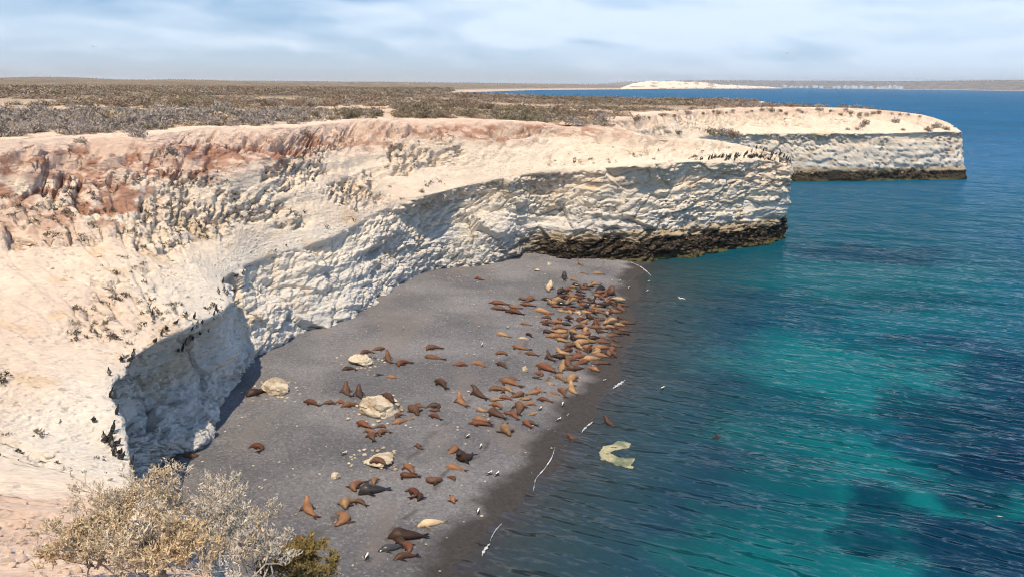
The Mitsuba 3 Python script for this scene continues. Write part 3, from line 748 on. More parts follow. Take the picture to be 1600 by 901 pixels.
# (head, tail, colour, pose, where, male)
LIONS = [
    ((398, 694), (412, 702), 'russet', 'curled', 'alone on the gravel right of the cave', 0),
    ((366, 846), (403, 838), 'dark brown', 'straight', 'at the left of the small group above the shrubs', 0),
    ((390, 826), (413, 842), 'golden', 'bent', 'in the middle of the small group above the shrubs', 0),
    ((410, 826), (424, 840), 'russet', 'curled', 'at the right of the small group above the shrubs', 0),
    ((478, 840), (457, 855), 'russet', 'curled', 'alone just above the green shrub', 0),
    ((476, 789), (487, 808), 'tawny', 'sitting', 'alone between two groups near the front of the beach', 0),
    ((592, 746), (576, 757), 'golden', 'bent', 'at the top of the pile round a black bull', 0),
    ((545, 765), (563, 753), 'tawny', 'curled', 'left of the black bull in the front pile', 0),
    ((557, 773), (605, 763), 'blackish', 'straight', 'stretched in the middle of the front pile', 1),
    ((526, 795), (556, 779), 'golden', 'arched', 'at the lower left of the front pile', 1),
    ((553, 779), (574, 789), 'brown', 'straight', 'at the lower edge of the front pile', 0),
    ((542, 826), (537, 797), 'tawny', 'bent', 'below the front pile with its head towards the shrubs', 0),
    ((602, 838), (664, 841), 'dark brown', 'straight', 'at the top of the nearest pile', 1),
    ((614, 839), (640, 857), 'dark brown', 'arched', 'across the middle of the nearest pile', 0),
    ((588, 864), (628, 853), 'grey black', 'straight', 'wet and shiny at the left of the nearest pile', 0),
    ((610, 876), (648, 865), 'brown', 'straight', 'lowest in the nearest pile', 0),
    ((636, 848), (640, 861), 'russet', 'curled', 'small and at the right of the nearest pile', 0),
    ((649, 824), (694, 815), 'cream', 'straight', 'alone above the nearest pile', 0),
    ((621, 740), (651, 749), 'russet', 'bent', 'in the lower half of a pair right of the flat pale rock', 0),
    ((630, 723), (649, 740), 'tawny', 'straight', 'in the upper half of a pair right of the flat pale rock', 0),
    ((686, 757), (664, 748), 'brown', 'curled', 'like a ball between the front piles', 0),
    ((645, 763), (652, 775), 'russet', 'curled', 'left in the pair under the curled ball', 0),
    ((662, 783), (652, 768), 'dark brown', 'bent', 'right in the pair under the curled ball', 0),
    ((712, 787), (703, 773), 'tawny', 'straight', 'lowest of the three lone ones near the wet gravel', 0),
    ((714, 753), (699, 742), 'russet', 'bent', 'middle of the three lone ones near the wet gravel', 0),
    ((717, 699), (702, 709), 'tawny', 'curled', 'above the dark bull near the wet gravel', 0),
    ((690, 730), (728, 735), 'tawny', 'straight', 'in front of the dark bull near the wet gravel', 0),
    ((710, 727), (742, 711), 'dark brown', 'raised', 'near the wet gravel behind a tawny one', 1),
    ((648, 693), (658, 701), 'brown', 'bent', 'small and alone in the middle of the front beach', 0),
    ((554, 659), (581, 668), 'russet', 'straight', 'at the upper left of the pile below the big boulder', 0),
    ((605, 668), (586, 665), 'russet', 'bent', 'at the upper right of the pile below the big boulder', 0),
    ((567, 672), (589, 676), 'tawny', 'arched', 'in the middle of the pile below the big boulder', 0),
    ((573, 676), (587, 688), 'brown', 'straight', 'lowest in the pile below the big boulder', 0),
    ((589, 677), (602, 674), 'tawny', 'curled', 'at the right of the pile below the big boulder', 0),
    ((536, 577), (552, 577), 'dark brown', 'curled', 'at the lower left foot of the cracked pale boulder', 0),
    ((602, 544), (581, 548), 'brown', 'straight', 'behind the cracked pale boulder', 0),
    ((601, 556), (612, 569), 'tawny', 'sitting', 'with a pale chest right of the cracked pale boulder', 0),
    ((617, 570), (637, 566), 'russet', 'curled', 'beside one sitting right of the cracked pale boulder', 0),
    ((658, 545), (690, 543), 'brown', 'arched', 'upper in the pair high on the middle of the beach', 0),
    ((659, 557), (690, 565), 'tawny', 'bent', 'lower in the pair high on the middle of the beach', 0),
    ((583, 588), (598, 585), 'blackish', 'straight', 'thin and small above the big boulder', 0),
    ((622, 591), (600, 589), 'tawny', 'straight', 'alone above the big boulder', 0),
    ((678, 593), (703, 606), 'brown', 'straight', 'alone right of the big boulder', 0),
    ((731, 569), (705, 572), 'russet', 'bent', 'left in the row of three across the middle beach', 0),
    ((737, 566), (760, 573), 'tawny', 'arched', 'middle in the row of three across the middle beach', 0),
    ((773, 567), (795, 575), 'brown', 'straight', 'right in the row of three across the middle beach', 0),
    ((537, 606), (545, 621), 'brown', 'sitting', 'left in the pair behind the chain of sleepers', 0),
    ((560, 612), (562, 624), 'dark brown', 'sitting', 'right in the pair behind the chain of sleepers', 0),
    ((472, 627), (501, 632), 'russet', 'straight', 'at the left end of the chain left of the big boulder', 0),
    ((526, 628), (502, 631), 'brown', 'bent', 'second in the chain left of the big boulder', 0),
    ((526, 626), (541, 632), 'russet', 'arched', 'third in the chain left of the big boulder', 0),
    ((530, 636), (562, 631), 'tawny', 'straight', 'at the right end of the chain left of the big boulder', 0),
    ((577, 643), (590, 640), 'dark brown', 'curled', 'small and at the lower left foot of the big boulder', 0),
    ((612, 664), (635, 657), 'tawny', 'straight', 'lowest in the crowd right of the big boulder', 0),
    ((648, 655), (632, 657), 'golden', 'straight', 'low in the crowd right of the big boulder', 0),
    ((655, 652), (636, 631), 'brown', 'straight', 'in the middle of the crowd right of the big boulder', 0),
    ((646, 630), (660, 639), 'brown', 'bent', 'at the back of the crowd right of the big boulder', 0),
    ((668, 648), (692, 654), 'russet', 'straight', 'at the lower right of the crowd by the big boulder', 0),
    ((690, 642), (668, 641), 'brown', 'straight', 'at the right of the crowd by the big boulder', 0),
    ((672, 632), (690, 638), 'dark brown', 'curled', 'upper right in the crowd by the big boulder', 0),
    ((612, 652), (632, 647), 'russet', 'arched', 'against the lower right side of the big boulder', 0),
    ((613, 642), (630, 645), 'brown', 'raised', 'against the right side of the big boulder', 0),
    ((714, 624), (724, 634), 'tawny', 'sitting', 'alone left of the lower herd', 0),
    ((735, 610), (758, 624), 'brown', 'raised', 'alone at the left edge of the lower herd', 0),
    ((728, 661), (768, 664), 'russet', 'straight', 'in the front pair at the lower left of the herd', 0),
    ((735, 655), (766, 659), 'tawny', 'straight', 'in the rear pair at the lower left of the herd', 0),
    ((797, 684), (781, 660), 'golden', 'straight', 'stretched down the beach at the foot of the herd', 0),
    ((740, 434), (755, 438), 'russet', 'bent', 'alone close under the far cliff wall', 0),
    ((902, 411), (911, 415), 'tawny', 'straight', 'at the dark cliff foot behind the herd', 0),
    ((905, 426), (919, 429), 'golden', 'straight', 'left in the pair nearest the dark cliff foot', 0),
    ((922, 428), (944, 429), 'golden', 'arched', 'right in the pair nearest the dark cliff foot', 0),
    ((883, 430), (880, 442), 'blackish', 'sitting', 'upright at the far end of the herd', 1),
    ((890, 437), (903, 440), 'golden', 'straight', 'beside the upright black one at the far end of the herd', 0),
    ((868, 448), (847, 455), 'cream', 'raised', 'at the far left of the herd near the cliff', 0),
    ((880, 453), (891, 453), 'russet', 'curled', 'alone at the far left of the herd', 0),
    ((964, 458), (940, 463), 'brown', 'raised', 'big and at the waterward far end of the herd', 1),
    ((761, 473), (794, 476), 'russet', 'straight', 'at the back of the chain reaching out left of the herd', 0),
    ((764, 482), (793, 484), 'brown', 'straight', 'at the left of the chain reaching out left of the herd', 0),
    ((787, 486), (819, 490), 'russet', 'straight', 'at the front of the chain reaching out left of the herd', 0),
    ((791, 480), (815, 482), 'tawny', 'bent', 'in the middle of the chain reaching out left of the herd', 0),
    ((806, 466), (826, 470), 'brown', 'bent', 'at the back of the knot left of the herd', 0),
    ((838, 464), (820, 473), 'tawny', 'arched', 'at the right of the knot left of the herd', 0),
    ((810, 475), (836, 478), 'russet', 'straight', 'in the middle of the knot left of the herd', 0),
    ((830, 485), (862, 490), 'golden', 'straight', 'at the front of the knot left of the herd', 0),
    ((843, 468), (866, 470), 'dark brown', 'straight', 'between the knot and the herd', 0),
    ((811, 505), (830, 508), 'tawny', 'straight', 'alone left of the middle herd', 0),
    ((772, 522), (797, 526), 'golden', 'straight', 'farthest out left of the middle herd', 0),
    ((820, 521), (834, 526), 'dark brown', 'straight', 'in the dark half of a pair left of the middle herd', 0),
    ((806, 529), (827, 530), 'cream', 'straight', 'in the pale half of a pair left of the middle herd', 0),
    ((843, 517), (867, 521), 'dark brown', 'bent', 'at the left edge of the middle herd', 0),
    ((774, 551), (792, 553), 'tawny', 'curled', 'left in the row below the pale one', 0),
    ((794, 542), (828, 547), 'tawny', 'bent', 'in the middle of the row below the pale one', 0),
    ((817, 552), (841, 555), 'brown', 'straight', 'at the right of the row below the pale one', 0),
    ((852, 557), (864, 563), 'brown', 'sitting', 'alone left of the lower middle herd', 0),
    ((776, 593), (815, 604), 'tawny', 'straight', 'in the front pair above the lower herd', 0),
    ((789, 591), (811, 594), 'brown', 'straight', 'in the rear pair above the lower herd', 0),
    ((765, 606), (788, 610), 'tawny', 'curled', 'left of a pair above the lower herd', 0),
    ((786, 604), (803, 614), 'golden', 'straight', 'under a pair above the lower herd', 0),
    ((833, 570), (870, 582), 'russet', 'straight', 'at the upper rim of the lower herd', 0), ((846, 569), (866, 575), 'tawny', 'straight', 'at the back of the lower herd', 0),
    ((884, 572), (871, 583), 'golden', 'sitting', 'in the upper lower herd', 0), ((838, 582), (850, 588), 'brown', 'curled', 'in the upper lower herd', 0),
    ((828, 590), (846, 592), 'dark brown', 'straight', 'in the lower herd', 0), ((849, 597), (866, 602), 'golden', 'arched', 'in the lower herd', 0), ((836, 605), (846, 614), 'tawny', 'bent', 'in the lower herd', 0),
    ((862, 586), (888, 597), 'golden', 'straight', 'in the lower herd', 0), ((892, 586), (892, 603), 'golden', 'bent', 'in the lower herd', 0), ((889, 606), (897, 616), 'golden', 'sitting', 'at the waterward tip of the lower herd', 0),
    ((870, 606), (889, 621), 'tawny', 'straight', 'in the lower herd', 0), ((763, 625), (784, 624), 'golden', 'straight', 'at the left end of the lower herd', 0), ((778, 619), (800, 624), 'russet', 'arched', 'in the lower herd', 0),
    ((821, 614), (799, 623), 'tawny', 'straight', 'in the lower herd', 0), ((811, 625), (830, 623), 'golden', 'bent', 'in the lower herd', 0), ((844, 612), (824, 616), 'tawny', 'straight', 'in the lower herd', 0),
    ((836, 623), (863, 627), 'russet', 'straight', 'at the waterward side of the lower herd', 0), ((856, 612), (874, 617), 'tawny', 'straight', 'in the lower herd', 0), ((838, 630), (815, 632), 'tawny', 'bent', 'in the lower herd', 0),
    ((807, 628), (818, 648), 'tawny', 'straight', 'in the lower herd', 0), ((771, 631), (782, 636), 'tawny', 'curled', 'in the lower herd', 0), ((741, 638), (760, 645), 'golden', 'bent', 'at the lower left of the herd', 0),
    ((762, 641), (787, 655), 'brown', 'straight', 'big and at the lower left of the herd', 1), ((784, 644), (802, 648), 'russet', 'arched', 'in the lower herd', 0), ((795, 644), (811, 655), 'russet', 'straight', 'in the lower herd', 0),
    ((815, 659), (841, 663), 'brown', 'straight', 'at the bottom right of the herd', 0), ((840, 646), (823, 648), 'golden', 'straight', 'in the lower herd', 0), ((814, 657), (832, 668), 'russet', 'straight', 'lowest at the bottom right of the herd', 0),
    ((382, 620), (418, 611), 'dark brown', 'straight', 'between the cave and the smooth pale boulder', 1),
    ((882, 683), (905, 689), 'brown', 'raised', 'on the wet gravel at the waterline', 0),
    ((255, 722), (283, 716), 'dark brown', 'arched', 'in the shade of the cave floor', 0), ((300, 716), (289, 712), 'tawny', 'curled', 'at the edge of the shade under the cave', 0),
]
count = {}
for L in LIONS:
    count[(L[2], L[3], L[4])] = count.get((L[2], L[3], L[4]), 0) + 1
spots = []
for hd, tl, col, pose, where, male in LIONS:
    in_herd = 'herd' in where
    c, sc = put_lion(hd, tl, col, pose, where, bool(male), G_H if in_herd else G_B)
    spots.append((c[0], c[1], 0.9 * sc))
# the crowded strip of the herd along the water
HERD = shapely.Polygon([on_beach(*p)[:2] for p in [(868, 466), (900, 446), (945, 452), (966, 468), (976, 505), (974, 520), (962, 548), (944, 566), (915, 588), (900, 584), (880, 572), (868, 560), (884, 545), (866, 528), (846, 502), (850, 490)]])
hb = HERD.bounds
tries = 0
while tries < 9000 and used.get('sea_lion', 0) < 248:
    tries += 1
    x, y = rng.uniform(hb[0], hb[2]), rng.uniform(hb[1], hb[3])
    if not HERD.contains(shapely.Point(x, y)) or min((x - a) ** 2 + ((y - b) * 0.85) ** 2 for a, b, _ in spots) < 1.06 ** 2:
        continue
    if vnoise(np.array([x * 0.28, y * 0.28, 4.0])) < 0.22:
        continue
    ang = rng.normal(math.pi - 0.35, 0.55) + (math.pi if rng.random() < 0.25 else 0)
    Lh = rng.uniform(1.7, 2.3)
    dxy = 0.5 * Lh * np.array([math.cos(ang), math.sin(ang)])
    pose = rng.choice(POSES, p=[.42, .16, .12, .06, .10, .10, .04])
    male = rng.random() < 0.12
    col = rng.choice(['dark brown', 'blackish', 'brown']) if male else rng.choice(['tawny', 'golden', 'russet', 'brown', 'dark brown', 'cream'], p=[.26, .20, .20, .17, .12, .05])
    hp, tp = (to_px(V(x + s_ * dxy[0], y + s_ * dxy[1], float(beach_z(x, y))))[:2] for s_ in (1, -1))
    t = (y - hb[1]) / (hb[3] - hb[1])
    zone = ['in the near', 'in the near middle', 'in the far middle', 'in the far'][int(min(.99, t) * 4)] + ' herd'
    head_ = ', head seaward' if math.cos(ang) > 0.6 else ', head cliffward' if math.cos(ang) < -0.6 else ', head away' if math.sin(ang) > 0 else ', head forward'
    side_ = ' by the wet gravel' if x - shore_np(y) > -6.5 else ''
    put_lion(hp, tp, str(col), str(pose), zone + side_ + head_, bool(male), G_H)
    spots.append((x, y, 0.9))
# in the water
put_lion((942, 657), (960, 667), 'brown', 'raised', 'in the shallow water beside the waterline', False, None, ground=-0.05)
put_lion((1129, 681), (1108, 691), 'blackish', 'straight', 'swimming in the open water of the bay', False, None, ground=-0.08)
put_lion((972, 722), (994, 712), 'grey black', 'straight', 'half under water beside the drowned pale rock', False, None, ground=-0.30)

# ------------------------------------------------------------------ boulders and rocks
def rock_col(p, n, uv):
    a = fb(p.x * 1.3, p.y * 1.3, p.z * 1.8, 4)
    return mx(mi.Color3f(0.42, 0.35, 0.25), mi.Color3f(0.68, 0.60, 0.47), sst(0.36, 0.60, a)) * (0.8 + 0.35 * fb(p.x * 7, p.y * 7, p.z * 7, 3))


scene['mat_rock'] = dict(type='twosided', bsdf=dict(type='bumpmap', arbitrary=mikit.proc(lambda p, n, uv: fb(p.x * 3, p.y * 3, p.z * 4, 4), 0.02), scale=0.16, bsdf=principled(mikit.proc(rock_col), 0.92, 0.15)))


def rock_mesh(sx_, sy_, sz_, seed, cuts=9, sub=4):
    """A weathered block: a ball cut by a few planes, then worn."""
    m = trimesh.creation.icosphere(sub)
    v = np.array(m.vertices)
    r = np.random.default_rng(seed)
    for k in range(cuts):
        n_ = r.normal(size=3)
        n_ /= np.linalg.norm(n_)
        h_ = r.uniform(0.48, 0.80)
        over = np.maximum(v @ n_ - h_, 0)
        v -= over[:, None] * n_ * 0.97
    ridge = np.abs(2 * vfbm(v * 2.2 + seed, 3, seed + 2) - 1)
    v *= (1 + 0.24 * (vfbm(v * 1.6 + seed, 3, seed) - 0.5) + 0.16 * (vfbm(v * 5 + seed, 3, seed + 1) - 0.5) - 0.16 * np.clip(1 - ridge / 0.14, 0, 1))[:, None]
    return v * np.array([sx_, sy_, sz_]), np.array(m.faces)


def put_rock(px, py, wpx, hz, seed, label, name='boulder', cat='boulder', flat=1.0, ground=None, mat='mat_rock', group=None, rot=None):
    c = on_beach(px, py) if ground is None else at(px, py, ground)
    D_ = np.linalg.norm(c - CAM)
    r = 0.5 * wpx / F * D_
    v, f = rock_mesh(r, r * flat, hz, seed)
    a = math.radians(rot if rot is not None else seed * 37 % 40 - 20)
    v = v @ np.array([[math.cos(a), math.sin(a), 0], [-math.sin(a), math.cos(a), 0], [0, 0, 1]])
    key = numbered(name)
    scene[key] = mikit.ply((v + V(c[0], c[1], c[2] + hz * 0.28), f), mat, smooth=38)
    tag(key, label, cat, group)
    return v + V(c[0], c[1], c[2] + hz * 0.28)


big = put_rock(598, 640, 72, 1.15, 3, 'big cream boulder with a sea lion on top amid the beach')
put_rock(564, 566, 42, 0.62, 8, 'cracked pale boulder at the upper left of the beach')
put_rock(433, 610, 46, 0.95, 14, 'smooth pale boulder on the gravel right of the cave')
put_rock(592, 719, 50, 0.34, 21, 'flat pale rock under a sea lion in the front beach', 'flat_rock', 'rock', 1.25)
put_rock(526, 745, 17, 0.30, 25, 'small pale rock alone left of the front pile of sea lions', 'flat_rock', 'rock')
put_rock(820, 581, 11, 0.55, 27, 'small upright pale stone at the upper edge of the lower herd', 'stone', 'stone')
put_rock(839, 423, 13, 0.30, 31, 'small tan stone under the far cliff wall', 'stone', 'stone')
put_rock(858, 414, 9, 0.35, 33, 'tan stone by the dark cliff foot', 'stone', 'stone')
put_lion((593, 617), (622, 627), 'brown', 'straight', 'on top of the big cream boulder', False, None, ground=float(big[:, 2].max()) - 0.28)
put_lion((562, 552), (580, 550), 'brown', 'curled', 'on the back of the cracked pale boulder', False, None, ground=2.3)
put_lion((578, 717), (606, 724), 'brown', 'arched', 'on the flat pale rock of the front beach', False, None, ground=float(beach_z(*on_beach(592, 719)[:2])) + 0.30)


def drowned_col(p, n, uv):
    a = fb(p.x * 0.8, p.y * 0.8, 1.0, 3)
    return mx(mi.Color3f(0.20, 0.23, 0.14), mi.Color3f(0.44, 0.42, 0.26), sst(0.32, 0.56, a)) * (0.7 + 0.6 * fb(p.x * 4, p.y * 4, 3.0, 3))


scene['mat_drowned'] = dict(type='twosided', bsdf=principled(mikit.proc(drowned_col), 0.35, 0.3))
pix = [(938, 711), (941, 702), (950, 697), (962, 695), (968, 690), (978, 690), (985, 693), (981, 700), (968, 703), (955, 707), (962, 712), (972, 715), (984, 718), (992, 714), (988, 722), (990, 730), (976, 730), (962, 725), (950, 720), (941, 717)]
poly = shapely.Polygon([at(x, y, 0)[:2] for x, y in pix]).buffer(0.02).simplify(0.03)
slab = trimesh.creation.extrude_polygon(poly, 0.30, engine='earcut').subdivide_to_size(0.25)
v = np.array(slab.vertices)
v[:, :2] += (0.9 * (np.stack([vfbm(v * 1.3, 3, 6), vfbm(v * 1.3, 3, 7)], -1) - 0.5))
v[:, 2] += -0.21 + 0.30 * (vfbm(v * 1.6, 3, 5) - 0.5)
scene['drowned_rock'] = mikit.ply((v, np.array(slab.faces)), 'mat_drowned', smooth=40)
tag('drowned_rock', 'curved yellowish rock just awash near the waterline', 'rock')

# loose rubble on the slopes and below them
P1f, N1 = P1.reshape(-1, 3), grid_normals(gaussian_filter(P1, (2, 2, 0))).reshape(-1, 3)
if N1[:, 2].mean() < 0:
    N1 = -N1
tgf = tg1.ravel()
D1 = np.linalg.norm(P1f - CAM, axis=1)
PX1 = to_px(P1f)
onview = (PX1[:, 2] > 1) & (PX1[:, 0] > -60) & (PX1[:, 0] < 1660) & (PX1[:, 1] < 960)
small = [rock_mesh(1, .8, .6, 40 + k, 7, 1) for k in range(5)]


def scatter_rocks(where, n, smin, smax, seed):
    r = np.random.default_rng(seed)
    area = np.linalg.norm(np.cross(np.gradient(P1, axis=0), np.gradient(P1, axis=1)), axis=-1).ravel()
    w = area * where
    ids = r.choice(len(P1f), n, p=w / w.sum())
    parts = []
    for i in ids:
        v_, f_ = small[r.integers(5)]
        a, s_ = r.uniform(0, 6.3), smin * (smax / smin) ** (r.random() ** 2)
        R_ = np.array([[math.cos(a), math.sin(a), 0], [-math.sin(a), math.cos(a), 0], [0, 0, 1]])
        parts.append(((v_ * s_) @ R_ + P1f[i] + V(0, 0, s_ * 0.25), f_))
    return join(parts)


rub = (vfbm(P1f * np.array([.075, .075, .26]), 3, 106) > 0.50) & (N1[:, 2] > 0.35) & (tgf > 2.1) & onview & (D1 > 22)
scene['mat_rubble'] = scene['mat_cliff']
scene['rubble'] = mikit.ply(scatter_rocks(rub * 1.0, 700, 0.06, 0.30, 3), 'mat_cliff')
tag('rubble', 'broken pale rubble lying on the cliff slopes', 'rubble', kind='stuff')
peb = (D1 < 24) & onview & (N1[:, 2] > 0.5)
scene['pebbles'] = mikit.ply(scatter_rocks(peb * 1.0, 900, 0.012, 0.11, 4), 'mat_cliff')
tag('pebbles', 'loose stones on the near pink slope', 'stones', kind='stuff')
fr = np.random.default_rng(12)
parts = []
for k in range(420):                                                        # shells and pale cobbles on the gravel
    y_ = fr.uniform(42, 140)
    x_ = float(shore_np(y_)) - fr.uniform(1, 30)
    v_, f_ = small[k % 5]
    s_ = fr.uniform(0.05, 0.13)
    parts.append((v_ * s_ + V(x_, y_, float(beach_z(x_, y_)) + 0.05), f_))
for bx_, by_, br_ in [(598, 640, 2.6), (564, 566, 2.0), (433, 610, 2.2), (592, 719, 1.7)]:                # chips broken off the boulders
    c_ = on_beach(bx_, by_)
    for k in range(26):
        a_, d_ = fr.uniform(0, 6.28), br_ * fr.uniform(0.75, 1.35)
        x_, y_ = c_[0] + d_ * math.cos(a_), c_[1] + d_ * math.sin(a_)
        v_, f_ = small[k % 5]
        s_ = fr.uniform(0.06, 0.22)
        parts.append((v_ * s_ + V(x_, y_, float(beach_z(x_, y_)) + 0.05), f_))
scene['cobbles'] = mikit.ply(join(parts), 'mat_rock')
tag('cobbles', 'small pale cobbles strewn over the dark gravel', 'cobbles', kind='stuff')

# ------------------------------------------------------------------ foam at the waterline
scene['mat_foam'] = dict(type='twosided', bsdf=principled((0.62, 0.65, 0.68), 0.7, 0.2))
FOAM = [([(985, 412), (1000, 417), (1010, 424), (1017, 431)], 1.6, 'long white foam streak at the far end of the waterline'), ([(958, 607), (966, 601), (977, 594)], 5, 'white foam patch left of the lower bay'),
        ([(909, 675), (915, 668), (926, 659)], 3, 'foam curl beside the sea lion at the waterline'), ([(834, 769), (836, 752), (851, 733), (862, 716), (867, 700)], 1.5, 'long curved foam line along the front waterline'),
        ([(753, 868), (758, 858), (766, 849)], 3.6, 'white foam patch nearest the front of the waterline'), ([(766, 845), (772, 832), (784, 818)], 1.1, 'thin foam thread above the nearest foam patch')]
for k, (pp, wpx, lab) in enumerate(FOAM):
    w3 = resample(np.array([at(x, y, 0.05) for x, y in pp]), 140)
    rr = np.random.default_rng(k)
    wid = wpx / F * np.linalg.norm(w3.mean(0) - CAM) * 0.5
    t_ = np.linspace(0, 1, 140)
    ws = wid * np.sin(np.pi * np.clip(t_, .03, .97)) ** 0.6 * np.clip(4.2 * vfbm(np.stack([t_ * 22, t_ * 0 + k, t_ * 0], -1), 3, k) - 1.3, 0.04, 1.6)
    tan = np.gradient(w3, axis=0)
    sd = np.stack([-tan[:, 1], tan[:, 0], tan[:, 0] * 0], 1)
    sd /= np.linalg.norm(sd, axis=1, keepdims=True)
    v, f = loft_tube(w3 + sd * (wid * 0.8 * (vfbm(np.stack([t_ * 12, t_ * 0, t_ * 0 + k], -1), 3, 9) - .5))[:, None], ws, ws * 0 + 0.045, 8)
    ww = np.maximum(0.0, beach_z(v[:, 0], v[:, 1]))
    v[:, 2] += ww + 0.03
    key = numbered('foam_patch')
    scene[key] = mikit.ply((v, f), 'mat_foam', smooth=True)
    tag(key, lab, 'foam')

# ------------------------------------------------------------------ birds
scene['mat_bird'] = dict(type='principled', base_color=dict(type='mesh_attribute', name='vertex_color'), roughness=0.6, specular=0.3)


def bird_mesh(kind):
    """Standing cormorant (0.7 m, upright), resting cormorant, standing gull, flying gull; facing +x."""
    parts, cols = [], []

    def add(v, f, c):
        parts.append((v, f))
        cols.append(np.tile(np.array(c, float), (len(v), 1)))

    black, white, bill = (.022, .021, .024), (.78, .77, .74), (.45, .32, .10)
    if kind.startswith('cormorant'):
        up = kind.endswith('upright')
        if up:
            body = [(-.10, 0, .10), (-.07, 0, .18), (-.02, 0, .30), (.03, 0, .42), (.05, 0, .50), (.06, 0, .57), (.08, 0, .64), (.10, 0, .68), (.14, 0, .69)]
            rw = [.03, .085, .115, .10, .062, .042, .036, .040, .020]
        else:
            body = [(-.20, 0, .12), (-.14, 0, .17), (-.02, 0, .21), (.09, 0, .25), (.15, 0, .31), (.16, 0, .38), (.17, 0, .43), (.20, 0, .455), (.25, 0, .455)]
            rw = [.03, .09, .125, .105, .065, .045, .038, .042, .02]
        v, f = loft_tube(body, rw, np.array(rw) * 1.05, 10, V(0, 1, 0) if False else V(1, 0, .02) if up else V(0, 0, 1))
        add(v, f, black)
        if kind == 'cormorant_upright' or kind == 'cormorant_resting':
            front = (v[:, 0] > np.interp(v[:, 2], [.1, .3, .5], [-.04, .045, .09])) & (v[:, 2] > .14) & (v[:, 2] < .46) if up else (v[:, 2] < .14)
            cols[-1][front] = (.30, .29, .27)
        t = np.array(body[0])
        add(*loft_tube([t + V(.03, 0, .02), t + V(-.08, 0, -.05), t + V(-.17, 0, -.085)], [.05, .055, .03], [.02, .015, .008], 6, V(0, 0, 1)), black)
        b = np.array(body[-1])
        add(*loft_tube([b, b + V(.05, 0, .0), b + V(.09, 0, -.012)], [.014, .009, .004], [.014, .009, .004], 6), bill)
        for s_ in (1, -1):
            m_ = np.array(body[2])
            add(*loft_tube([m_ + V(.05, s_ * .08, .10), m_ + V(-.0, s_ * .115, -.02), m_ + V(-.11, s_ * .07, -.15)] if up else [m_ + V(.10, s_ * .09, .04), m_ + V(-.04, s_ * .12, .02), m_ + V(-.22, s_ * .05, -.03)], [.03, .05, .015], [.02, .03, .01], 6), black)
            add(*loft_tube([V(-.02, s_ * .05, .15), V(.0, s_ * .055, .05), V(.05, s_ * .06, .012)], [.022, .016, .03], [.022, .016, .008], 6, V(0, 1, .1)), (.06, .05, .05))
    else:
        fly = kind.endswith('flying')
        body = [(-.24, 0, .22), (-.16, 0, .23), (-.04, 0, .235), (.08, 0, .25), (.15, 0, .30), (.18, 0, .345), (.22, 0, .355), (.26, 0, .345)]
        rw = [.02, .06, .095, .09, .06, .05, .045, .018]
        v, f = loft_tube(body, rw, rw, 10)
        add(v, f, white)
        add(*loft_tube([V(.25, 0, .35), V(.30, 0, .345), V(.33, 0, .33)], [.014, .01, .004], [.016, .012, .004], 6), (.60, .45, .10))
        add(*loft_tube([V(-.22, 0, .22), V(-.31, 0, .22), V(-.36, 0, .22)], [.05, .06, .05], [.012, .01, .005], 6), white)
        for s_ in (1, -1):
            if fly:
                add(*loft_tube([V(.04, s_ * .07, .25), V(.10, s_ * .30, .33), V(.03, s_ * .52, .33), V(-.08, s_ * .70, .29)], [.09, .085, .06, .015], [.02, .014, .01, .005], 6, V(0, 0, 1)), (.10, .10, .11))
            else:
                add(*loft_tube([V(.08, s_ * .075, .265), V(-.06, s_ * .095, .255), V(-.24, s_ * .04, .235), V(-.36, s_ * .015, .225)], [.04, .045, .03, .01], [.055, .06, .035, .01], 6), (.055, .055, .06))
                add(*loft_tube([V(.0, s_ * .04, .18), V(.0, s_ * .045, .05), V(.05, s_ * .05, .01)], [.012, .010, .03], [.012, .010, .006], 6, V(0, 1, .1)), (.55, .40, .15))
    v, f = join(parts)
    return mikit.ply((v, f), 'mat_bird', smooth=True, color=np.vstack(cols))


BIRD = {k: bird_mesh(k) for k in ('cormorant_upright', 'cormorant_resting', 'gull_standing', 'gull_flying')}


def put_bird(kind, name, p, yaw, label, cat, group=None, s_=1.0):
    key = numbered(name)
    scene[key] = {**BIRD[kind], 'to_world': T().translate([float(x) for x in p]).rotate([0, 0, 1], float(yaw)).scale(float(s_))}
    tag(key, label, cat, group)


tree1 = cKDTree(PX1[onview][:, :2])
idx1 = np.nonzero(onview)[0]


def on_cliff(px, py):
    """The foremost piece of the cliff that the photograph shows at this pixel."""
    near_ = idx1[tree1.query_ball_point([px, py], 5.0)]
    if len(near_) == 0:
        return None
    d_ = PX1[near_, 2]
    front_ = near_[d_ < d_.min() + 2.0]
    return P1f[front_[np.argmax(N1[front_, 2])]]


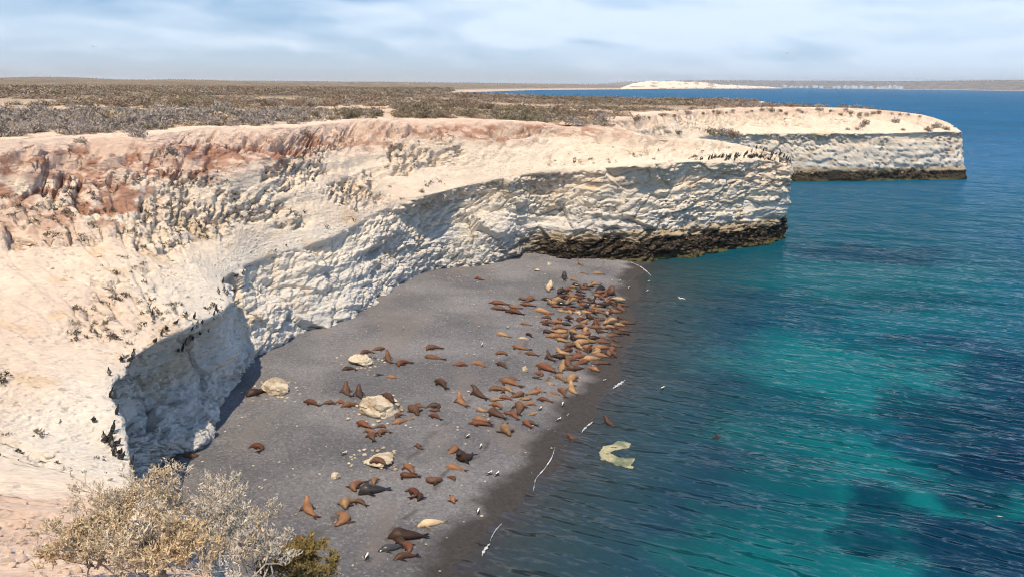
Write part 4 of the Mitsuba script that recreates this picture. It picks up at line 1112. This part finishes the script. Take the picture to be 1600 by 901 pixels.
CAVE_BIRDS = [(350, 441), (367, 435), (383, 435), (353, 453), (344, 456), (370, 456), (385, 448), (405, 461), (346, 489), (337, 491), (331, 495), (349, 491), (305, 503), (292, 501), (279, 509), (265, 516), (258, 523), (247, 537), (259, 537), (240, 504), (242, 498),
              (318, 511), (325, 509), (300, 521), (310, 516), (315, 521), (297, 531), (292, 539), (278, 546), (212, 556), (190, 570), (202, 568), (176, 587), (180, 622), (182, 643), (151, 662), (159, 686), (172, 684), (180, 680), (178, 702), (183, 708),
              (188, 714), (190, 722), (180, 717), (212, 730), (176, 696), (165, 692), (333, 503), (340, 497), (322, 518), (286, 545), (305, 532), (360, 462), (186, 700), (195, 716)]
for k, (x, y) in enumerate(CAVE_BIRDS):
    p = on_cliff(x, y)
    if p is None:
        continue
    r = np.random.default_rng(500 + k)
    kind = 'cormorant_upright' if r.random() < 0.62 else 'cormorant_resting'
    where = ('above the right end of the cave' if y < 475 else 'right of the ledge over the cave') if x > 328 else ('right on the ledge over the cave' if x > 275 else 'left on the ledge over the cave') if x > 235 else 'at the upper left rim of the cave' if y < 640 else 'at the left rim of the cave' if y < 697 else 'lowest at the left rim of the cave'
    yw = r.uniform(-90, 60)
    put_bird(kind, 'cormorant', p - V(0, 0, 0.02), yw, f'black cormorant {"upright" if kind.endswith("upright") else "resting"} facing {"forward" if yw < -45 else "right" if yw < 20 else "away"} {where}', 'cormorant', 'cormorants on the rim of the cave', r.uniform(0.85, 1.05))
r = np.random.default_rng(77)
n_tip = 0
while n_tip < 95:
    t = r.random() ** 0.75
    x = 1095 + 142 * t
    y = r.normal(253.5 - 2 * t, 1.6) - (r.random() ** 1.6) * (3 + 15 * math.exp(-((x - 1190) / 38) ** 2))
    p = on_cliff(x, y)
    n_tip += 1
    if p is None:
        continue
    kind = 'cormorant_upright' if r.random() < 0.6 else 'cormorant_resting'
    where = ['at the left end', 'left', 'left of the middle', 'right of the middle', 'right', 'at the outer tip'][int(np.clip((x - 1095) / 24, 0, 5))] + (' of' if x < 1119 or x > 1215 else ' on') + (' the rim' if y > 248 else ' the slope')
    yw = r.uniform(-120, 60)
    put_bird(kind, 'cormorant', p - V(0, 0, 0.03), yw, f'black cormorant {"upright" if kind.endswith("upright") else "resting"} facing {"forward" if yw < -50 else "right" if yw < 20 else "away"} {where} of the near point', 'cormorant', 'cormorants on the ledge of the point', r.uniform(1.1, 1.35))
GULLS = [(731, 684, 'beside the lower left herd of sea lions'), (751, 700, 'upper of three near the front wet gravel'), (765, 742, 'left of a pair near the front wet gravel'), (777, 743, 'right of a pair near the front wet gravel'), (747, 802, 'alone nearest the front of the wet gravel'),
         (538, 711, 'alone left of the flat pale rock'), (844, 641, 'just right of the bottom of the herd'), (879, 634, 'upper of two on the gravel below the herd'), (873, 658, 'lower of two on the gravel below the herd'), (793, 514, 'left of the middle herd'),
         (753, 541, 'on open gravel in the upper middle of the beach'), (968, 441, 'on the gravel right of the far end of the herd'), (982, 452, 'at the wet gravel beyond the herd'), (573, 873, 'beside the nearest pile of sea lions')]
for k, (x, y, where) in enumerate(GULLS):
    put_bird('gull_standing', 'gull', on_beach(x, y), 55 + 25 * math.sin(k * 2.1), f'white gull with dark wings {where}', 'gull', None, 0.9)
for x, y, where in [(1013, 442, 'upper of two floating off the far waterline'), (1011, 457, 'lower of two floating off the far waterline'), (1035, 609, 'floating alone off the middle waterline')]:
    put_bird('gull_standing', 'gull', at(x, y, -0.05), 40, f'white gull {where}', 'gull', None, 1.0)
put_bird('gull_flying', 'gull', at(1064, 471, 3.0), 200, 'gull flying low over the shallows', 'gull', None, 1.5)
put_bird('gull_flying', 'gull', aty(147, 75, 190), 150, 'tiny gull flying high at the upper left', 'gull', None, 1.0)
put_bird('gull_flying', 'gull', aty(1228, 85, 230), 30, 'tiny gull flying high above the headland', 'gull', None, 1.3)

# ------------------------------------------------------------------ shrubs of the steppe
scene['mat_shrub'] = dict(type='twosided', bsdf=dict(type='principled', base_color=dict(type='mesh_attribute', name='vertex_color'), roughness=0.9, specular=0.1))


def shrub_mesh(n, seed, size=0.16, flat=0.62, rise=0.7):
    """Dome of many small twig and leaf blades, 1 m in radius."""
    r = np.random.default_rng(seed)
    lobes = r.normal(0, 0.42, (7, 3)) * np.array([1, 1, .35]) + V(0, 0, .30)
    lr = r.uniform(0.32, 0.55, 7)
    k = r.integers(0, 7, n)
    d = r.normal(size=(n, 3))
    d /= np.linalg.norm(d, axis=1, keepdims=True)
    c = lobes[k] + d * (lr[k] * r.uniform(0.55, 1.08, n))[:, None]
    c[:, 2] = np.abs(c[:, 2]) * flat / 0.62
    ax = d * 0.6 + r.normal(0, 0.5, (n, 3)) + V(0, 0, rise)
    ax /= np.linalg.norm(ax, axis=1, keepdims=True)
    sd = np.cross(ax, r.normal(size=(n, 3)))
    sd /= np.linalg.norm(sd, axis=1, keepdims=True)
    s_ = size * r.uniform(0.6, 1.5, n)[:, None]
    a, b, t = c - sd * s_ * 0.42, c + sd * s_ * 0.42, c + ax * s_ * 1.5
    v = np.stack([a, b, t], 1).reshape(-1, 3)
    f = np.arange(3 * n).reshape(-1, 3)
    tone = np.repeat(np.clip(r.normal(1.0, 0.22, n), 0.45, 1.7), 3)
    return v, f, tone


def stem_mesh(seed, n=9):
    r = np.random.default_rng(seed)
    parts = []
    for k in range(n):
        a, e = r.uniform(0, 6.28), r.uniform(0.3, 1.0)
        tip = V(math.cos(a) * e * .8, math.sin(a) * e * .8, r.uniform(.35, .7))
        parts.append(loft_tube([V(0, 0, -.08), tip * 0.5 + V(0, 0, .08), tip], [.035, .022, .008], [.035, .022, .008], 4, V(.3, .2, 1)))
    return join(parts)


KIND = {'grey': (.36, .325, .295), 'olive': (.225, .197, .140), 'brown': (.27, .205, .155), 'straw': (.47, .39, .28)}
near_v = {}
for c_ in KIND:
    for k in range(3):
        v, f, tn = shrub_mesh(420, 900 + k, 0.12, rise=0.35)
        near_v[c_, k] = mikit.ply((v, f), 'mat_shrub', color=np.clip(np.outer(tn, KIND[c_]), .01, .9))
stem_v = [mikit.ply(stem_mesh(950 + k), 'mat_shrub', color=np.tile((.17, .14, .115), (len(stem_mesh(950 + k)[0]), 1))) for k in range(3)]
mid_v = [shrub_mesh(140, 960 + k, 0.19, rise=0.2) for k in range(4)]
far_v = [shrub_mesh(46, 980 + k, 0.27, rise=0.0) for k in range(4)]


def land_ok(x, y, inset):
    p_ = shapely.points(x, y)
    return shapely.contains(land_poly, p_) & (shapely.distance(land_poly.exterior, p_) > inset)


r = np.random.default_rng(33)
N_ = 110000
rad = np.sqrt(r.uniform(20 ** 2, 900 ** 2, N_))
azm = np.radians(r.uniform(-33, 33, N_))
qx, qy = rad * np.sin(azm), rad * np.cos(azm)
dens = vfbm(np.stack([qx * .03, qy * .03, qx * 0], -1), 3, 12)
keep = (r.random(N_) < np.clip(0.10 + (dens - 0.40) * 3.0 + 0.30 * (rad < 175) * (1 + 0.6 * (qx < -5)), 0.03, 0.8)) & (qy > 60)
qx, qy, rad = qx[keep], qy[keep], rad[keep]
inset = r.uniform(0.8, 4.5, len(qx)) 
okl = land_ok(qx, qy, inset)
qx, qy, rad = qx[okl], qy[okl], rad[okl]
size = np.clip(r.lognormal(0.15, 0.38, len(qx)), 0.45, 2.3) * np.where((rad < 160) & (qx < 0), 1.1, 0.9)
pxs = to_px(np.stack([qx, qy, qx * 0 + 22], -1))
seen = (pxs[:, 0] > -40) & (pxs[:, 0] < 1640)
qx, qy, rad, size = qx[seen], qy[seen], rad[seen], size[seen]
qz = plateau_z(qx, qy) - 0.06
head = (qx > 25)
hue = vfbm(np.stack([qx * .05, qy * .02, qx * 0 + 5], -1), 3, 14) + r.normal(0, 0.12, len(qx))
names = np.where(hue < 0.40, 'olive', np.where(hue < 0.50, 'brown', 'grey'))
names = np.where((rad > 190) & (names == 'grey') & (r.random(len(qx)) < 0.7), 'brown', names)
names = np.where((rad < 190) & (names == 'brown') & (r.random(len(qx)) < 0.5), 'grey', names)
names = np.where(r.random(len(qx)) < 0.07, 'straw', names)
order = np.argsort(rad / size)
first_ = order[:290]
G_S = 'shrubs of the steppe behind the brink'
for j in first_:
    x, y, z, s_, c_ = qx[j], qy[j], qz[j], size[j], str(names[j])
    pxj = to_px(V(x, y, z))
    bin_ = int(np.clip(pxj[0] / 52.5, 0, 19))
    zone = ('left' if bin_ % 2 == 0 else 'right') + ' ' + ['of the left edge', 'side of the sandy brink', 'side of the red hollow', 'side of the red wall', 'end of the red wall', 'side of the pale slope', 'half of the middle', 'half of the neck', 'end of the near point', 'side of the headland'][bin_ // 2]
    depth_ = ['front', 'second', 'third', 'fourth', 'fifth', 'sixth', 'seventh', 'farthest'][int(np.clip((BRINK_TREE.query([x, y])[0] - 1) / 6, 0, 7))]
    big_ = 'small' if s_ < 0.9 else 'large' if s_ > 1.5 else 'middling'
    word = {'grey': 'grey', 'olive': 'olive', 'brown': 'brown', 'straw': 'straw coloured'}[c_]
    k = j % 3
    tw = T().translate([float(x), float(y), float(z)]).rotate([0, 0, 1], float(r.uniform(0, 360))).scale([float(s_), float(s_), float(s_) * float(r.uniform(.6, .95))])
    key = numbered('steppe_shrub')
    scene[key + '__foliage'] = {**near_v[c_, k], 'to_world': tw}
    scene[key + '__stems'] = {**stem_v[k], 'to_world': tw}
    tag(key, f'{big_} {word} shrub in the {depth_} row, {zone}', 'shrub', G_S)
vs, fs, cs, o = [], [], [], 0
for j in order[290:]:
    v, f, tn = (mid_v if rad[j] < 230 else far_v)[j % 4]
    a = r.uniform(0, 6.28)
    R_ = np.array([[math.cos(a), math.sin(a), 0], [-math.sin(a), math.cos(a), 0], [0, 0, 1]]) * size[j] * np.array([1, 1, .72]) * (1.0 if rad[j] < 400 else 1.25)
    vs.append(v @ R_ + V(qx[j], qy[j], qz[j]))
    fs.append(f + o)
    cs.append(np.outer(tn * r.uniform(.8, 1.2), KIND[str(names[j])]))
    o += len(v)
scene['scrub'] = mikit.ply((np.vstack(vs), np.vstack(fs)), 'mat_shrub', color=np.clip(np.vstack(cs), .01, .9))
tag('scrub', 'dense low scrub covering the plain out to the skyline', 'scrub', kind='stuff')

# shrubs that cling to the headland's slope, the gully behind the near point and the brink
P2f = P2.reshape(-1, 3)
PX2 = to_px(P2f)
tree2 = cKDTree(PX2[:, :2])


def on_headland(px, py):
    near_ = np.array(tree2.query_ball_point([px, py], 4.0))
    return P2f[near_[np.argmin(PX2[near_, 2])]] if len(near_) else None


SLOPE = [(1341, 182, 1.5, 'grey', 'uppermost in the runnel on the headland slope'), (1352, 190, 1.6, 'brown', 'in the middle of the runnel on the headland slope'), (1345, 196, 1.2, 'grey', 'lower in the runnel on the headland slope'), (1331, 178, 1.3, 'brown', 'at the top of the runnel on the headland slope'),
         (1399, 188, 1.6, 'grey', 'alone on the pale headland slope'), (1464, 196, 1.9, 'grey', 'largest near the outer end of the headland'), (1451, 201, 1.5, 'brown', 'beside the largest near the outer end of the headland'), (1478, 199, 1.3, 'brown', 'outermost on the headland'), (1325, 199, 0.8, 'grey', 'small and left in the row under the runnel'),
         (1338, 199, 0.9, 'grey', 'small and right in the row under the runnel'), (1410, 200, 0.8, 'brown', 'small and low on the headland slope'), (1112, 207, 2.2, 'olive', 'left in the gully behind the near point'), (1128, 210, 2.6, 'grey', 'big in the gully behind the near point'), (1142, 211, 2.2, 'brown', 'right in the gully behind the near point'),
         (1155, 214, 1.8, 'grey', 'rightmost in the gully behind the near point'), (1060, 206, 1.3, 'olive', 'at the far left of the gully behind the near point'), (1045, 205, 1.1, 'grey', 'first in the gully behind the near point')]
for x, y, s_, c_, where in SLOPE:
    p = on_headland(x, y)
    if p is None:
        continue
    tw = T().translate([float(p[0]), float(p[1]), float(p[2]) - 0.1]).rotate([0, 0, 1], float(r.uniform(0, 360))).scale(float(s_))
    key = numbered('slope_shrub')
    scene[key + '__foliage'] = {**near_v[c_, len(key) % 3], 'to_world': tw}
    scene[key + '__stems'] = {**stem_v[len(key) % 3], 'to_world': tw}
    tag(key, f'{c_} shrub {where}', 'shrub')
G_T = 'small shrubs along the top of the headland slope'
for k in range(34):
    x = 985 + 455 * (k + 0.8 * r.random()) / 34
    y = float(np.interp(x, [985, 1035, 1110, 1185, 1330, 1390, 1440], [183, 176.5, 172, 169, 170, 174, 180])) + 0.5 + 6 * r.random() ** 2
    p = on_headland(x, y)
    if p is None:
        continue
    c_, s_ = str(r.choice(['brown', 'grey', 'olive'])), float(r.uniform(0.6, 1.35))
    tw = T().translate([float(p[0]), float(p[1]), float(p[2]) - 0.1]).rotate([0, 0, 1], float(r.uniform(0, 360))).scale(s_)
    key = numbered('slope_shrub')
    scene[key + '__foliage'] = {**near_v[c_, k % 3], 'to_world': tw}
    scene[key + '__stems'] = {**stem_v[k % 3], 'to_world': tw}
    tag(key, f'{"small" if s_ < .9 else "bushy"} {c_} shrub in the top row of the headland, {["leftmost", "left", "left of the middle", "right of the middle", "right", "rightmost"][int(k / 34 * 6)]}', 'shrub', G_T)
for x, y, s_, c_, where in [(270, 243, 1.1, 'grey', 'on the red brink left of the middle'), (216, 218, 1.2, 'grey', 'above the dark hollow of the red brink'), (130, 222, 0.8, 'grey', 'on the bare sandy brink at the left'), (485, 216, 0.9, 'brown', 'on the red slope in the middle'), (440, 222, 0.8, 'grey', 'low on the red brink in the middle'),
                            (655, 300, 0.5, 'brown', 'above the dark crease of the wall'), (1090, 243, 0.5, 'brown', 'on the bare top of the near point')]:
    p = on_cliff(x, y)
    if p is None:
        continue
    tw = T().translate([float(p[0]), float(p[1]), float(p[2]) - 0.05]).scale(float(s_))
    key = numbered('brink_shrub')
    scene[key + '__foliage'] = {**near_v[c_, len(key) % 3], 'to_world': tw}
    scene[key + '__stems'] = {**stem_v[len(key) % 3], 'to_world': tw}
    tag(key, f'{c_} shrub clinging {where}', 'shrub')

# dark dry tufts rooted in the crumbling bands of the slope
tuft_v = [shrub_mesh(26, 700 + k, 0.34, rise=0.4) for k in range(4)]
r = np.random.default_rng(44)
tm = np.clip((vfbm(P1f * np.array([.085, .085, .28]), 3, 106) - 0.48) * 6, 0, 1) + np.clip((vfbm(P1f * np.array([.2, .2, .5]), 2, 151) - 0.60) * 6, 0, 0.5)
area1 = np.linalg.norm(np.cross(np.gradient(P1, axis=0), np.gradient(P1, axis=1)), axis=-1).ravel()
tw_ = tm * area1 * (tgf > 2.9) * (tgf < 5.0) * onview * (D1 > 45) * np.clip((vfbm(P1f * .9, 2, 152) - 0.45) * 6, 0, 1)
vs, fs, cs, o = [], [], [], 0
for i in r.choice(len(P1f), 1600, replace=False, p=tw_ / tw_.sum()):
    v, f, tn = tuft_v[i % 4]
    a, s_ = r.uniform(0, 6.28), 0.09 + 0.30 * r.random() ** 2.2
    R_ = np.array([[math.cos(a), math.sin(a), 0], [-math.sin(a), math.cos(a), 0], [0, 0, 1]]) * s_
    vs.append(v @ R_ + P1f[i] - V(0, 0, 0.03))
    fs.append(f + o)
    cs.append(np.outer(tn, r.choice([(.105, .088, .07), (.16, .13, .095), (.075, .066, .056)], p=[.5, .25, .25])))
    o += len(v)
scene['crevice_tufts'] = mikit.ply((np.vstack(vs), np.vstack(fs)), 'mat_shrub', color=np.clip(np.vstack(cs), .01, .9))
tag('crevice_tufts', 'small dark dry tufts rooted in the cracks of the pale slope', 'tufts', kind='stuff')

# ------------------------------------------------------------------ the dry shrubs close to the camera
def dry_shrub(center, radius, height, seed, n_main, tip, twig, leafy=1.0, spread=1.0):
    """Stems fork three times; every twig ends in a tuft of small blades. Returns (stems mesh, colours), (tufts mesh, colours)."""
    r = np.random.default_rng(seed)
    segs, tips = [], []

    def grow(p, d, length, rad_, level):
        n = 3
        pts = [p]
        for k in range(n):
            d = d + r.normal(0, 0.16, 3) + V(0, 0, 0.05)
            d /= np.linalg.norm(d)
            pts.append(pts[-1] + d * length / n)
        segs.append((np.array(pts), rad_))
        if level == 3:
            tips.append((pts[-1], d))
            return
        for k in range(r.integers(3, 5)):
            t = r.uniform(0.35, 1.0)
            q_ = pts[0] + (pts[-1] - pts[0]) * t if t < 0.95 else pts[-1]
            q_ = pts[min(3, int(t * 3) + 1)] if True else q_
            nd = d + r.normal(0, 0.62, 3)
            nd[2] = abs(nd[2]) * 0.7 + 0.1
            nd /= np.linalg.norm(nd)
            grow(q_, nd, length * r.uniform(0.48, 0.68), rad_ * 0.58, level + 1)
    for k in range(n_main):
        a = r.uniform(0, 2 * np.pi)
        e = r.uniform(0.15, 1.25) * spread
        d = V(math.cos(a) * e, math.sin(a) * e, 1.0)
        d /= np.linalg.norm(d)
        grow(center + V(r.normal(0, radius * 0.22), r.normal(0, radius * 0.22), -0.05), d, height * r.uniform(0.42, 0.60) * (1 + 0.25 * e), 0.010, 0)
    parts = []
    for pts, rad_ in segs:
        rr = np.linspace(rad_, rad_ * 0.6, len(pts))
        parts.append(loft_tube(pts, rr, rr, 3, V(.31, .17, .93)))
    sv, sf = join(parts)
    sc_ = np.clip(np.outer(0.75 + 0.5 * vfbm(sv * 9, 2, seed), twig), .01, .9)
    T0, D0 = np.array([t[0] for t in tips]), np.array([t[1] for t in tips])
    m = max(1, int(9 * leafy))
    c = np.repeat(T0, m, 0) - np.repeat(D0, m, 0) * r.uniform(0, 0.09, (len(T0) * m, 1)) + r.normal(0, 0.013, (len(T0) * m, 3))
    ax = np.repeat(D0, m, 0) * 0.8 + r.normal(0, 0.55, (len(c), 3)) + V(0, 0, .25)
    ax /= np.linalg.norm(ax, axis=1, keepdims=True)
    sd = np.cross(ax, r.normal(size=(len(c), 3)))
    sd /= np.linalg.norm(sd, axis=1, keepdims=True)
    s_ = r.uniform(0.013, 0.032, (len(c), 1))
    v = np.stack([c - sd * s_ * .22, c + sd * s_ * .22, c + ax * s_ * 1.6 + sd * s_ * .1, c + ax * s_ * .8 - sd * s_ * .35], 1).reshape(-1, 3)
    i = np.arange(len(c)) * 4
    f = np.vstack([np.stack([i, i + 1, i + 2], 1), np.stack([i, i + 2, i + 3], 1)])
    patch = vfbm(np.repeat(T0, m, 0) * 2.2, 2, seed + 3)[:, None]
    mixed = np.array(tip[0]) * np.clip((patch - .35) * 3.3, 0, 1) + np.array(tip[1]) * (1 - np.clip((patch - .35) * 3.3, 0, 1))
    lc = np.clip(np.repeat(mixed * r.uniform(0.65, 1.25, (len(c), 1)), 4, 0), .01, .9)
    return (sv, sf, sc_), (v, f, lc)


STRAW, PALE, GREY, GREEN = (.64, .52, .345), (.63, .57, .47), (.36, .32, .29), (.19, .16, .075)


def near_ground(px, py):
    p = on_cliff(px, py)
    return p if p is not None else at(px, py, 23.2)


P1d = cKDTree(P1f[D1 < 30][:, :2])
P1n = P1f[D1 < 30]


def ground_near(x, y):
    i = P1d.query_ball_point([x, y], 0.45)
    return V(x, y, float(P1n[i][:, 2].max()) if len(i) else float(P1n[P1d.query([x, y])[1]][2]))


def bush(name, px, py, z, radius, height, seed, n_main, tip, twig, label, leafy=1.0, spread=1.0):
    g = at(px, py, z)
    g = ground_near(g[0], g[1])
    st_, lf = dry_shrub(g, radius, height, seed, n_main, tip, twig, leafy, spread)
    key = numbered(name)
    scene[key + '__stems'] = mikit.ply(st_[:2], 'mat_shrub', smooth=True, color=st_[2])
    scene[key + '__foliage'] = mikit.ply(lf[:2], 'mat_shrub', color=lf[2])
    tag(key, label, 'shrub')


bush('dry_shrub', 235, 885, 22.6, 0.62, 0.80, 1, 34, (STRAW, PALE), GREY, 'big dry straw coloured shrub on the near cliff edge', 0.8)
bush('dry_shrub', 165, 935, 23.2, 0.42, 0.46, 2, 20, (STRAW, PALE), GREY, 'low yellowish dry shrub in front of the big one at the bottom left')
bush('dry_shrub', 340, 925, 23.0, 0.45, 0.55, 3, 18, (PALE, (.50, .46, .40)), (.42, .38, .34), 'pale leafless shrub at the bottom edge right of the big one', 0.7, 1.3)
bush('dry_shrub', 330, 870, 22.2, 0.30, 0.72, 5, 14, (STRAW, PALE), (.40, .36, .32), 'upright dry shrub behind the right side of the big one', 0.9, 0.9)
bush('dry_shrub', 265, 965, 23.5, 0.40, 0.42, 6, 18, (PALE, STRAW), GREY, 'low dry shrub at the bottom edge under the big one')
bush('dry_shrub', 405, 955, 23.6, 0.22, 0.36, 7, 10, (PALE, (.50, .46, .40)), (.45, .41, .37), 'small bleached shrub at the bottom edge left of the green one', 0.5, 1.3)
bush('green_shrub', 466, 928, 23.5, 0.16, 0.36, 4, 13, (GREEN, (.30, .23, .09)), (.16, .12, .07), 'olive green shrub at the bottom edge right of the dry ones', 1.4)

# ------------------------------------------------------------------ the town on the far shore
scene['mat_town'] = principled((0.74, 0.74, 0.74), 0.9, 0.1)
scene['mat_town_roof'] = principled((0.40, 0.33, 0.30), 0.9, 0.1)
r = np.random.default_rng(91)
for k in range(46):
    px = 1222 + 190 * r.random() ** 1.1
    Y = float(np.interp(px, [1222, 1270, 1394, 1420], [13200, 13600, 11200, 10800])) + r.uniform(-250, 500)
    w_, d_, h_ = r.uniform(22, 60), r.uniform(20, 45), r.uniform(8, 24)
    p = aty(px, 137, Y)
    z_ = 7.0 + r.uniform(0, 14)
    b = trimesh.creation.box((w_, d_, h_ + 12))
    b.apply_translation((p[0], p[1], z_ + h_ / 2 - 6))
    b2 = trimesh.creation.box((w_ * .5, d_ * .5, h_ * .3))
    b2.apply_translation((p[0] + w_ * .1, p[1], z_ + h_ * 1.15 + .2))
    key = numbered('town_building')
    where = ['at the left end', 'left', 'left of the middle', 'right of the middle', 'right', 'at the right end'][int(np.clip((px - 1222) / 32, 0, 5))] + ' in the far town'
    scene[key + '__wall'] = mikit.ply(b, 'mat_town')
    scene[key + '__roof'] = mikit.ply(b2, 'mat_town_roof' if r.random() < .3 else 'mat_town')
    tag(key, f'{"broad" if w_ > 45 else "narrow" if w_ < 32 else "square"} {"tall" if h_ > 17 else "low"} pale building {where}', 'building', 'buildings of the town across the bay')

# ------------------------------------------------------------------ the air
scene['air'] = dict(type='homogeneous', albedo=dict(type='rgb', value=[0.87, 0.935, 0.995]), sigma_t=4.5e-5)
scene['haze'] = dict(type='cube', to_world=T().translate([0, 0, 150]).scale([31500, 31500, 158]), bsdf=dict(type='null'), interior=dict(type='ref', id='air'))
scene['camera']['medium'] = dict(type='ref', id='air')
tag('haze', 'thin haze that turns the far shore blue', kind='stuff')
